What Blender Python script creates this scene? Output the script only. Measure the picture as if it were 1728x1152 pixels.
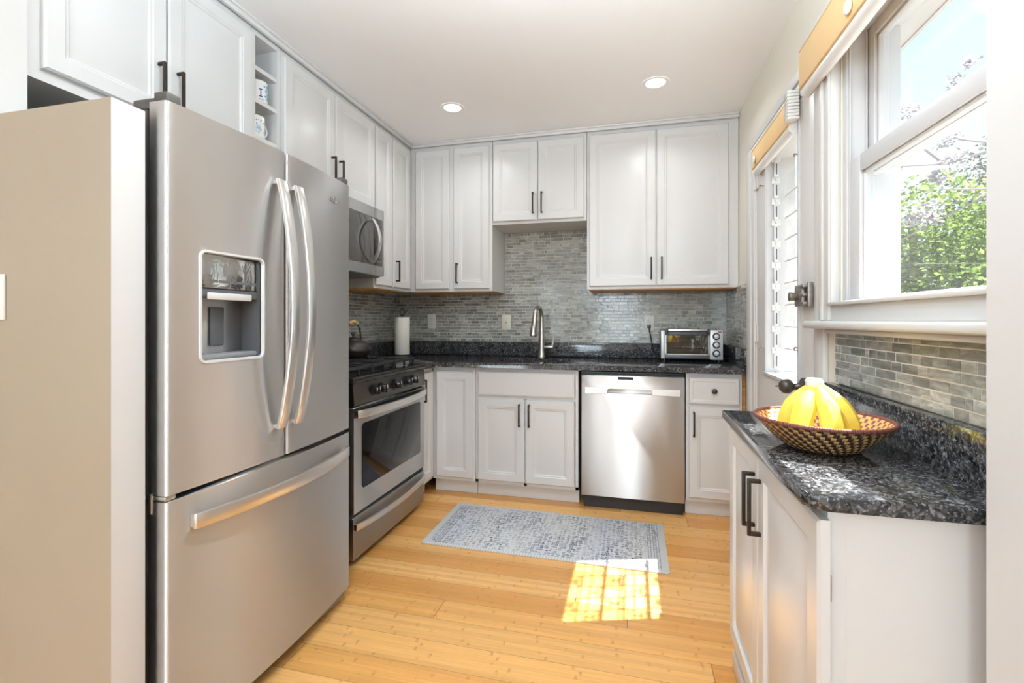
import bpy, bmesh, math, random
from mathutils import Vector, Matrix
PI = math.pi
R = math.radians
for o in list(bpy.data.objects):
    bpy.data.objects.remove(o)
SC = bpy.context.scene
COL = SC.collection

# ------------------------------------------------------------------ camera
cd = bpy.data.cameras.new('camera')
cam = bpy.data.objects.new('camera', cd)
COL.objects.link(cam)
cam.location = (0, 0, 1.14)
cam.rotation_euler = (R(90), 0, R(14.2))
cd.sensor_width = 36
cd.lens = 804 / 1728 * 36
cd.shift_y = -36 / 1728
cd.clip_start = 0.05
cd.clip_end = 300
SC.camera = cam

# ------------------------------------------------------------------ exposure
SC.view_settings.view_transform = 'Standard'
SC.view_settings.look = 'None'
SC.view_settings.exposure = 0.52
SC.view_settings.gamma = 1.0
SC.view_settings.use_curve_mapping = False
SC.cycles.max_bounces = 10
SC.cycles.diffuse_bounces = 6
SC.cycles.glossy_bounces = 5
SC.cycles.transparent_max_bounces = 16
SC.cycles.caustics_reflective = False
SC.cycles.caustics_refractive = False
SC.cycles.sample_clamp_indirect = 6.0

# ------------------------------------------------------------------ node helper
class NT:
    def __init__(s, tree):
        s.t = tree
        s.n = tree.nodes
        s.n.clear()
    def __call__(s, kind, ins=None, **props):
        nd = s.n.new('ShaderNode' + kind)
        for k, v in props.items():
            setattr(nd, k, v)
        for k, v in (ins or {}).items():
            sk = nd.inputs[k]
            if isinstance(v, bpy.types.NodeSocket):
                s.t.links.new(v, sk)
            elif isinstance(v, bpy.types.Node):
                s.t.links.new(v.outputs[0], sk)
            else:
                sk.default_value = v
        return nd
    def ramp(s, fac, stops, interp='LINEAR'):
        nd = s.n.new('ShaderNodeValToRGB')
        cr = nd.color_ramp
        cr.interpolation = interp
        while len(cr.elements) > 1:
            cr.elements.remove(cr.elements[-1])
        for i, (p, c) in enumerate(stops):
            e = cr.elements[0] if i == 0 else cr.elements.new(p)
            e.position = p
            e.color = (*c, 1) if len(c) == 3 else c
        s.t.links.new(fac.outputs[0] if isinstance(fac, bpy.types.Node) else fac, nd.inputs[0])
        return nd
    def m(s, op, a, b=None, c=None, clamp=False):
        d = {0: a}
        if b is not None: d[1] = b
        if c is not None: d[2] = c
        return s('Math', d, operation=op, use_clamp=clamp)
    def mix(s, fac, a, b, blend='MIX'):
        nd = s.n.new('ShaderNodeMix')
        nd.data_type = 'RGBA'
        nd.blend_type = blend
        for idx, v in ((0, fac), (6, a), (7, b)):
            sk = nd.inputs[idx]
            if isinstance(v, bpy.types.NodeSocket): s.t.links.new(v, sk)
            elif isinstance(v, bpy.types.Node): s.t.links.new(v.outputs[0], sk)
            else: sk.default_value = v if idx == 0 else ((*v, 1) if len(v) == 3 else v)
        return nd.outputs[2]

# ------------------------------------------------------------------ sky
W = bpy.data.worlds.new('sky')
SC.world = W
W.use_nodes = True
n = NT(W.node_tree)
tc = n('TexCoord')
sep = n('SeparateXYZ', {0: tc.outputs['Generated']})
grad = n.ramp(sep.outputs['Z'], [(0.0, (0.9, 0.95, 1.0)), (0.10, (0.90, 0.97, 1.0)), (0.35, (0.68, 0.91, 1.0)), (0.6, (0.56, 0.83, 1.0)), (1.0, (0.40, 0.66, 1.0))])
mp = n('Mapping', {0: tc.outputs['Generated'], 'Scale': (2.2, 2.2, 5.0)})
nz = n('TexNoise', {0: mp, 'Scale': 2.6, 'Detail': 6.0, 'Roughness': 0.6})
cl = n.ramp(nz, [(0.58, (0, 0, 0)), (0.70, (1, 1, 1))])
skyc = n.mix(cl, grad.outputs[0], (1.15, 1.15, 1.15))
bg = n('Background', {0: skyc, 1: 1.0})
n('OutputWorld', {0: bg})

# ------------------------------------------------------------------ sun
SUN_DIR = Vector((-0.58, -0.18, -1.0)).normalized()
sl = bpy.data.lights.new('sun', 'SUN')
sl.energy = 25.0
sl.angle = R(0.6)
sl.color = (1.0, 0.97, 0.92)
so = bpy.data.objects.new('sun', sl)
COL.objects.link(so)
so.rotation_euler = SUN_DIR.to_track_quat('-Z', 'Y').to_euler()
so.location = (3, 3, 6)

def area_light(name, loc, target, sx, sy, watts, color=(1, 1, 1), parent=None, shape='RECTANGLE', spread=180):
    L = bpy.data.lights.new(name, 'AREA')
    L.shape = shape
    L.size = sx
    L.size_y = sy
    L.energy = watts
    L.color = color
    L.spread = R(spread)
    o = bpy.data.objects.new(name, L)
    COL.objects.link(o)
    o.location = loc
    o.rotation_euler = (Vector(target) - Vector(loc)).to_track_quat('-Z', 'Y').to_euler()
    if parent is not None:
        o.location = Vector(loc) - parent.location
        o.parent = parent
    return o
# fill from the adjoining dining room: its rear windows, plus an added unseen globe
COOL = (0.74, 0.89, 1.0)
area_light('dining_window_fill', (-0.25, -3.05, 1.35), (-0.25, 2, 1.35), 0.85, 1.7, 30, COOL)
area_light('dining_window_fill', (-2.1, -3.05, 1.35), (-2.1, 2, 1.35), 1.0, 1.5, 16, COOL)  # second window lamp, unseen, added for more fill
def globe_light(name, loc, rad, watts, color):
    L = bpy.data.lights.new(name, 'POINT')
    L.energy = watts
    L.shadow_soft_size = rad
    L.color = color
    o = bpy.data.objects.new(name, L)
    COL.objects.link(o)
    o.location = loc
globe_light('dining_fill_globe', (-0.55, -1.4, 1.70), .22, 16, COOL)  # unseen globe added to brighten ceiling and cabinet fronts
# unseen fill added above the frame: a disk aimed at the ceiling, and a globe
area_light('ceiling_bounce_fill', (-0.15, 0.68, 1.92), (-0.15, 0.68, 3), .34, .34, 34, COOL, shape='DISK')
globe_light('kitchen_fill_globe', (-0.10, 0.80, 1.90), .16, 6, COOL)  # small unseen globe added for soft fill
# ------------------------------------------------------------------ materials
MATS = {}
def newmat(name):
    m = bpy.data.materials.new(name)
    m.use_nodes = True
    MATS[name] = m
    return m, NT(m.node_tree)

def princ(name, col, rough=0.5, metal=0.0, spec=0.5, bump=None, coat=0.0, emit=None, estr=0.0, var=0.0, vscale=3.0, sub=0.0):
    m, n = newmat(name)
    ins = {'Base Color': (*col, 1), 'Roughness': rough, 'Metallic': metal, 'Specular IOR Level': spec}
    if var:
        tc = n('TexCoord')
        nz = n('TexNoise', {0: tc.outputs['Object'], 'Scale': vscale, 'Detail': 4.0})
        rp = n.ramp(nz, [(0.3, tuple(c * (1 - var) for c in col)), (0.7, tuple(min(1, c * (1 + var * .6)) for c in col))])
        ins['Base Color'] = rp.outputs[0]
    if bump:
        tc = n('TexCoord')
        nz = n('TexNoise', {0: tc.outputs['Object'], 'Scale': bump[0], 'Detail': 3.0})
        bp = n('Bump', {'Height': nz, 'Strength': bump[1], 'Distance': 0.002})
        ins['Normal'] = bp
    if coat: ins['Coat Weight'] = coat
    if emit:
        ins['Emission Color'] = (*emit, 1)
        ins['Emission Strength'] = estr
    b = n('BsdfPrincipled', ins)
    n('OutputMaterial', {0: b})
    return m

princ('white_paint', (0.67, 0.67, 0.665), 0.32, bump=(35, .06))
princ('wall_white', (0.64, 0.635, 0.625), 0.6, bump=(60, .08))
princ('wall_cream', (0.82, 0.78, 0.68), 0.6, bump=(60, .08))
princ('trim_white', (0.68, 0.67, 0.65), 0.35, bump=(30, .06))
princ('vinyl_white', (0.60, 0.60, 0.605), 0.35)
princ('ceiling_white', (0.92, 0.915, 0.915), 0.75, bump=(80, .1))
princ('beige_wall', (0.40, 0.345, 0.265), 0.65, bump=(70, .1), var=.05, vscale=2.0)
princ('black_plastic', (0.015, 0.015, 0.016), 0.3)
princ('black_enamel', (0.012, 0.012, 0.013), 0.16)
princ('black_iron', (0.02, 0.02, 0.021), 0.45, bump=(200, .2))
princ('dark_gap', (0.03, 0.03, 0.032), 0.6)
princ('gasket_grey', (0.075, 0.068, 0.06), 0.6)
princ('grey_plastic', (0.22, 0.22, 0.225), 0.45)
princ('dark_grey_plastic', (0.10, 0.10, 0.105), 0.35)
princ('handle_bronze', (0.035, 0.026, 0.02), 0.4, metal=0.6)
princ('knob_bronze', (0.09, 0.075, 0.065), 0.4, metal=0.7, var=.3, vscale=40)
princ('old_brass', (0.30, 0.27, 0.235), 0.4, metal=.8, var=.25, vscale=60)
princ('nickel', (0.58, 0.54, 0.48), 0.28, metal=1.0)
princ('chrome', (0.82, 0.82, 0.82), 0.1, metal=1.0)
princ('handle_steel', (0.74, 0.73, 0.71), 0.32, metal=1.0)
princ('silver_plastic', (0.72, 0.72, 0.71), 0.35, metal=.3)
princ('outlet_ivory', (0.80, 0.76, 0.64), 0.35)
princ('outlet_white', (0.80, 0.79, 0.75), 0.35)
princ('paper', (0.84, 0.82, 0.74), 0.9, bump=(90, .5))
princ('ceramic_white', (0.82, 0.82, 0.80), 0.15)
princ('print_teal', (0.10, 0.45, 0.62), 0.3, var=.6, vscale=60)
princ('print_purple', (0.10, 0.03, 0.20), 0.3)
princ('print_pale_blue', (0.50, 0.66, 0.78), 0.3, var=.3, vscale=60)
princ('print_navy', (0.06, 0.08, 0.22), 0.3)
princ('kettle_iron', (0.035, 0.026, 0.022), 0.4, metal=.3, bump=(70, .9), var=.5, vscale=12)
princ('bamboo_handle', (0.62, 0.40, 0.16), 0.4, var=.25, vscale=40)
princ('banana_yellow', (0.84, 0.66, 0.09), 0.45, var=.08, vscale=20)
princ('banana_green', (0.55, 0.55, 0.06), 0.5)
princ('tape_white', (0.85, 0.84, 0.82), 0.5)
princ('shade_fabric', (0.90, 0.62, 0.30), 0.6, bump=(120, .15), var=.05, vscale=5)
princ('red_label', (0.45, 0.02, 0.02), 0.4)
princ('red_mark', (0.60, 0.07, 0.04), 0.4)
princ('white_mark', (0.82, 0.82, 0.82), 0.4)
princ('bark', (0.16, 0.12, 0.09), 0.9, bump=(20, .6))
princ('branch_grey', (0.30, 0.25, 0.25), 0.9)
princ('concrete', (0.22, 0.215, 0.20), 0.9, bump=(8, .3), var=.08)
princ('siding_white', (0.40, 0.40, 0.41), 0.6)
princ('wire_black', (0.05, 0.05, 0.05), 0.6)
princ('lamp_lens', (1, 1, 1), 0.4, emit=(1, 0.97, 0.92), estr=6.0)
princ('oven_interior', (0.30, 0.27, 0.22), 0.4, metal=.6)
princ('foil', (0.75, 0.75, 0.76), 0.25, metal=.9, bump=(40, 1.0))
princ('glass_black', (0.006, 0.006, 0.007), 0.07, spec=.28)
princ('glass_smoke', (0.045, 0.04, 0.034), 0.06, spec=.6)
princ('grille_white', (0.78, 0.78, 0.77), 0.4)

def stainless(name, col=(0.77, 0.765, 0.76), rough=0.47, aniso=0.99):
    m, n = newmat(name)
    tc = n('TexCoord')
    nz2 = n('TexNoise', {0: n('Mapping', {0: tc.outputs['Object'], 'Scale': (5, 5, .55)}), 'Scale': 1.0, 'Detail': 1.0})
    bp = n('Bump', {'Height': nz2, 'Strength': .5, 'Distance': 0.01})
    tg = n('Tangent', direction_type='RADIAL', axis='Z')
    b = n('BsdfPrincipled', {'Base Color': (*col, 1), 'Metallic': 1.0, 'Roughness': rough, 'Anisotropic': aniso, 'Anisotropic Rotation': 0.25, 'Tangent': tg, 'Normal': bp})
    n('OutputMaterial', {0: b})
stainless('stainless')
stainless('stainless_dark', (0.40, 0.385, 0.37), 0.38, .95)
stainless('control_steel', (0.16, 0.15, 0.14), 0.38, .9)

def glass_mat(name, tint=(1, 1, 1), refl=1.0, haze=0.0):
    m, n = newmat(name)
    lw = n('LayerWeight', {0: .5})
    fr = n.m('ADD', .045, n.m('MULTIPLY', n.m('POWER', lw.outputs['Facing'], 5.0), .9))
    tr = n('BsdfTransparent', {0: (*tint, 1)})
    gl = n('BsdfGlossy', {0: (1, 1, 1, 1), 'Roughness': 0.02})
    f = n.m('MULTIPLY', fr, refl)
    s = n('MixShader', {0: f, 1: tr, 2: gl})
    if haze:
        df = n('BsdfDiffuse', {0: (.85, .86, .86, 1)})
        tl = n('BsdfTranslucent', {0: (.85, .86, .86, 1)})
        a = n('MixShader', {0: .5, 1: df, 2: tl})
        s = n('MixShader', {0: haze, 1: s, 2: a})
    n('OutputMaterial', {0: s})
glass_mat('pane_glass', (0.98, 0.99, 1.0), .7)
glass_mat('louvre_glass', (0.985, 0.99, 0.99), .8, .04)
glass_mat('oven_glass', (0.75, 0.72, 0.68), 1.0)
glass_mat('screen_mesh', (0.95, 0.96, 0.96), 0.0, .02)

def mat_granite():
    m, n = newmat('granite')
    tc = n('TexCoord')
    nz = n('TexNoise', {0: tc.outputs['Object'], 'Scale': 40.0, 'Detail': 2.0})
    vadd = n('VectorMath', {0: tc.outputs['Object'], 1: n('VectorMath', {0: nz.outputs['Color'], 'Scale': 0.012}, operation='SCALE').outputs[0]}, operation='ADD')
    v1 = n('TexVoronoi', {0: vadd.outputs[0], 'Scale': 150.0})
    r1 = n('SeparateColor', {0: v1.outputs['Color']})
    c1 = n.ramp(r1.outputs[0], [(0.0, (.008, .008, .009)), (.35, (.026, .026, .028)), (.6, (.040, .039, .040)), (.8, (.070, .067, .065)), (.93, (.10, .104, .112)), (1.0, (.17, .175, .19))])
    v2 = n('TexVoronoi', {0: vadd.outputs[0], 'Scale': 320.0})
    r2 = n('SeparateColor', {0: v2.outputs['Color']})
    c2 = n.ramp(r2.outputs[1], [(0, (0, 0, 0)), (.86, (0, 0, 0)), (.88, (.07, .07, .074)), (1, (.16, .16, .165))])
    col = n.mix(1.0, c1.outputs[0], c2.outputs[0], 'ADD')
    b = n('BsdfPrincipled', {'Base Color': col, 'Roughness': .09, 'Specular IOR Level': .55})
    n('OutputMaterial', {0: b})
mat_granite()

def mat_tile(name, base, warm):
    m, n = newmat(name)
    at = n('Attribute', attribute_name='tone')
    tc = n('TexCoord')
    wn = n('TexWhiteNoise', {'W': n.m('MULTIPLY', at.outputs['Fac'], 997.0)}, noise_dimensions='1D')
    off = n('VectorMath', {0: wn.outputs['Color'], 'Scale': 7.0}, operation='SCALE')
    pos = n('VectorMath', {0: tc.outputs['Object'], 1: off.outputs[0]}, operation='ADD')
    mp = n('Mapping', {0: pos.outputs[0], 'Rotation': (0, .35, .2), 'Scale': (9, 9, 38)})
    nz = n('TexNoise', {0: mp, 'Scale': 1.5, 'Detail': 5.0, 'Roughness': .6, 'Distortion': .8})
    c = n.ramp(nz, [(.28, tuple(x * .62 for x in base)), (.5, base), (.72, warm)])
    hv = n('HueSaturation', {'Value': n('MapRange', {0: at.outputs['Fac'], 3: .62, 4: 1.28}).outputs[0], 'Color': c.outputs[0]})
    bp = n('Bump', {'Height': n('TexNoise', {0: pos.outputs[0], 'Scale': 22.0, 'Detail': 2.0}), 'Strength': .35, 'Distance': .004})
    b = n('BsdfPrincipled', {'Base Color': hv, 'Roughness': .14, 'Specular IOR Level': .6, 'Normal': bp})
    n('OutputMaterial', {0: b})
mat_tile('glass_tile', (.33, .33, .295), (.58, .57, .52))
princ('grout', (.74, .72, .65), .8)

def mat_floor():
    m, n = newmat('bamboo_floor')
    tc = n('TexCoord')
    sp = n('SeparateXYZ', {0: tc.outputs['Object']})
    PW, PL = .121, 1.5
    ry = n.m('DIVIDE', sp.outputs['Y'], PW)
    row = n.m('FLOOR', ry)
    rnd = n('TexWhiteNoise', {'W': row.outputs[0]}, noise_dimensions='1D')
    xo = n.m('ADD', n.m('DIVIDE', sp.outputs['X'], PL), n.m('MULTIPLY', rnd.outputs['Value'], 7.3))
    pl = n.m('FLOOR', xo)
    pid = n('CombineXYZ', {0: row.outputs[0], 1: pl.outputs[0], 2: 3.0})
    pr = n('TexWhiteNoise', {0: pid}, noise_dimensions='3D')
    # grain strips inside a plank (bamboo lamellas)
    ly = n.m('FLOOR', n.m('MULTIPLY', ry, 6.0))
    lid = n('CombineXYZ', {0: ly.outputs[0], 1: pl.outputs[0], 2: 9.0})
    lr = n('TexWhiteNoise', {0: lid}, noise_dimensions='3D')
    mpg = n('Mapping', {0: tc.outputs['Object'], 'Scale': (2.2, 70, 1)})
    gn = n('TexNoise', {0: mpg, 'Scale': 2.0, 'Detail': 5.0, 'Roughness': .65})
    base = n.ramp(pr.outputs['Value'], [(0, (.68, .315, .082)), (.5, (.78, .39, .115)), (1, (.85, .47, .165))])
    f1 = n('MapRange', {0: lr.outputs['Value'], 3: .90, 4: 1.07})
    f2 = n('MapRange', {0: gn, 1: .25, 2: .75, 3: .84, 4: 1.10})
    ff = n.m('MULTIPLY', f1, f2)
    c = n('HueSaturation', {'Value': ff.outputs[0], 'Color': base.outputs[0]})
    # knuckles: short dark dashes across each lamella
    kx = n.m('ADD', n.m('MULTIPLY', sp.outputs['X'], 3.6), n.m('MULTIPLY', lr.outputs['Value'], 11.0))
    kf = n.m('FRACT', kx)
    kd = n.m('ABSOLUTE', n.m('SUBTRACT', kf, .5))
    kn = n('TexNoise', {0: n('Mapping', {0: tc.outputs['Object'], 'Scale': (40, 60, 1)}), 'Scale': 1.0, 'Detail': 2.0})
    kmask = n.m('LESS_THAN', n.m('ADD', kd, n.m('MULTIPLY', n.m('SUBTRACT', kn, .5), .06)), .022)
    kk = n.m('MULTIPLY', kmask, n('MapRange', {0: kn, 1: .4, 2: .62, 3: 0.0, 4: .6}).outputs[0])
    c2 = n.mix(kk.outputs[0], c.outputs[0], (.42, .19, .05))
    # seams
    fy = n.m('FRACT', ry)
    sy = n.m('LESS_THAN', n.m('MINIMUM', fy, n.m('SUBTRACT', 1.0, fy)), .010)
    fx = n.m('FRACT', xo)
    sx = n.m('LESS_THAN', n.m('MINIMUM', fx, n.m('SUBTRACT', 1.0, fx)), .0011)
    seam = n.m('MAXIMUM', n.m('MULTIPLY', sy, .55), n.m('MULTIPLY', sx, .8))
    c3 = n.mix(seam.outputs[0], c2, (.22, .10, .03))
    bp = n('Bump', {'Height': n.m('SUBTRACT', gn, seam), 'Strength': .08, 'Distance': .002})
    b = n('BsdfPrincipled', {'Base Color': c3, 'Roughness': .27, 'Specular IOR Level': .5, 'Normal': bp})
    n('OutputMaterial', {0: b})
mat_floor()

def mat_rawwood():
    m, n = newmat('raw_wood')
    tc = n('TexCoord')
    mp = n('Mapping', {0: tc.outputs['Object'], 'Scale': (3, 40, 40)})
    nz = n('TexNoise', {0: mp, 'Scale': 1.5, 'Detail': 4.0})
    c = n.ramp(nz, [(.3, (.50, .25, .07)), (.7, (.80, .47, .18))])
    n('OutputMaterial', {0: n('BsdfPrincipled', {'Base Color': c.outputs[0], 'Roughness': .45})})
mat_rawwood()

def mat_rug():
    # object origin is the rug's centre; half sizes .605 x .265
    m, n = newmat('rug_weave')
    tc = n('TexCoord')
    sp = n('SeparateXYZ', {0: tc.outputs['Object']})
    ax = n.m('ABSOLUTE', sp.outputs['X'])
    ay = n.m('ABSOLUTE', sp.outputs['Y'])
    v = n('TexVoronoi', {0: n('Mapping', {0: tc.outputs['Object'], 'Scale': (44, 44, 1)}), 'Scale': 1.0, 'Randomness': .45})
    vr = n.ramp(v.outputs['Distance'], [(.0, (1, 1, 1)), (.22, (.0, .0, .0)), (.34, (.8, .8, .8)), (.5, (0, 0, 0))])
    w = n('TexNoise', {0: n('Mapping', {0: tc.outputs['Object'], 'Scale': (9, 3.0, 1)}), 'Scale': 1.0, 'Detail': 4.0, 'Roughness': .7})
    wear = n('MapRange', {0: w, 1: .38, 2: .66, 3: .3, 4: 2.0})
    fine = n('TexNoise', {0: tc.outputs['Object'], 'Scale': 170.0, 'Detail': 2.0})
    fk = n('MapRange', {0: fine, 1: .35, 2: .65, 3: .55, 4: 1.0})
    dark = n.m('MULTIPLY', n.m('MULTIPLY', vr.outputs[0], wear), fk, clamp=True)
    tint = n('TexNoise', {0: n('Mapping', {0: tc.outputs['Object'], 'Scale': (5, 1, 1)}), 'Scale': 1.0})
    ground = n.ramp(tint, [(.35, (.66, .66, .65)), (.6, (.60, .61, .66))])
    field = n.mix(dark.outputs[0], ground.outputs[0], (.03, .03, .036))
    # end bands: thin stripes across, then a zigzag edging
    st = n.m('FRACT', n.m('MULTIPLY', ax, 75.0))
    stm = n.m('MULTIPLY', n.m('GREATER_THAN', st, .62), n.m('GREATER_THAN', ax, .515))
    field2 = n.mix(n.m('MULTIPLY', stm, .6).outputs[0], field, (.20, .21, .23))
    zz = n.m('FRACT', n.m('ADD', n.m('MULTIPLY', sp.outputs['Y'], 95.0), n.m('PINGPONG', n.m('MULTIPLY', ax, 95.0), 1.0)))
    zc = n.mix(n.m('MULTIPLY', n.m('GREATER_THAN', zz, .6), .55).outputs[0], (.66, .66, .62), (.27, .32, .40))
    d1 = n.m('FRACT', n.m('MULTIPLY', sp.outputs['X'], 70.0))
    dc = n.mix(n.m('MULTIPLY', n.m('GREATER_THAN', d1, .6), .45).outputs[0], (.66, .67, .66), (.30, .33, .40))
    bx = n.m('GREATER_THAN', ax, .572)
    by = n.m('GREATER_THAN', ay, .247)
    c1 = n.mix(by.outputs[0], field2, dc)
    c2 = n.mix(bx.outputs[0], c1, zc)
    bp = n('Bump', {'Height': fine, 'Strength': .3, 'Distance': .002})
    n('OutputMaterial', {0: n('BsdfPrincipled', {'Base Color': c2, 'Roughness': .95, 'Specular IOR Level': .1, 'Normal': bp})})
mat_rug()

def mat_basket(name, kind):
    m, n = newmat(name)
    at = n('Attribute', attribute_name='weave')      # x = turns around, y = coil number
    sp = n('SeparateXYZ', {0: at.outputs['Vector']})
    row = n.m('FLOOR', sp.outputs['Y'])
    if kind == 'out':
        u = n.m('ADD', n.m('MULTIPLY', sp.outputs['X'], 38.0), n.m('MULTIPLY', row, .33))
        mk = n.m('GREATER_THAN', n.m('FRACT', u), .48)
        c = n.mix(mk.outputs[0], (.58, .36, .13), (.07, .025, .022))
    elif kind == 'in':
        u = n.m('ADD', n.m('MULTIPLY', sp.outputs['X'], 40.0), n.m('MULTIPLY', row, .5))
        mk = n.m('GREATER_THAN', n.m('FRACT', u), .62)
        c = n.mix(mk.outputs[0], (.80, .47, .16), (.22, .07, .06))
    else:
        u = n.m('FRACT', n.m('MULTIPLY', sp.outputs['X'], 60.0))
        c = n.mix(n.m('GREATER_THAN', u, .85).outputs[0], (.17, .05, .032), (.08, .025, .02))
    fy = n.m('FRACT', sp.outputs['Y'])
    hgt = n.m('SINE', n.m('MULTIPLY', fy, PI))
    st = n.m('SINE', n.m('MULTIPLY', sp.outputs['X'], 2 * PI * 190))
    hh = n.m('ADD', hgt, n.m('MULTIPLY', st, .15))
    bp = n('Bump', {'Height': hh, 'Strength': .7, 'Distance': .003})
    n('OutputMaterial', {0: n('BsdfPrincipled', {'Base Color': c, 'Roughness': .5, 'Normal': bp})})
mat_basket('basket_outside', 'out')
mat_basket('basket_inside', 'in')
mat_basket('basket_rim', 'rim')

def mat_leaf(name, c1, c2, trans=.5):
    m, n = newmat(name)
    at = n('Attribute', attribute_name='tone')
    c = n.ramp(at.outputs['Fac'], [(0, c1), (1, c2)])
    d = n('BsdfDiffuse', {0: c.outputs[0]})
    t = n('BsdfTranslucent', {0: c.outputs[0]})
    n('OutputMaterial', {0: n('MixShader', {0: trans, 1: d, 2: t})})
mat_leaf('leaf_green', (.08, .13, .025), (.25, .34, .085))
mat_leaf('leaf_grey', (.10, .105, .09), (.25, .25, .23))
mat_leaf('blossom', (.34, .29, .32), (.46, .43, .45))

def mat_dispenser_film():
    # crinkled clear film still stuck on the grey recess
    m, n = newmat('film_grey')
    tc = n('TexCoord')
    nz = n('TexNoise', {0: tc.outputs['Object'], 'Scale': 38.0, 'Detail': 4.0, 'Distortion': 1.2})
    bp = n('Bump', {'Height': nz, 'Strength': 1.0, 'Distance': .012})
    n('OutputMaterial', {0: n('BsdfPrincipled', {'Base Color': (.05, .052, .05, 1), 'Roughness': .2, 'Specular IOR Level': .35, 'Normal': bp})})
mat_dispenser_film()
def mat_panel_mirror():
    m, n = newmat('panel_mirror')
    tc = n('TexCoord')
    nz = n('TexNoise', {0: tc.outputs['Object'], 'Scale': 22.0, 'Detail': 3.0, 'Distortion': .8})
    bp = n('Bump', {'Height': nz, 'Strength': .22, 'Distance': .01})
    n('OutputMaterial', {0: n('BsdfPrincipled', {'Base Color': (.40, .39, .37, 1), 'Metallic': .9, 'Roughness': .08, 'Normal': bp})})
mat_panel_mirror()

# ------------------------------------------------------------------ mesh helper
ORG = {}
def FPX(X):   # frame for a front that faces +X : (u,v,n) -> (X+n, u, v)
    return lambda u, v, k: (X + k, u, v)
def FNX(X):
    return lambda u, v, k: (X - k, u, v)
def FNY(Y):
    return lambda u, v, k: (u, Y - k, v)
def IDT(u, v, k):
    return (u, v, k)

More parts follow.
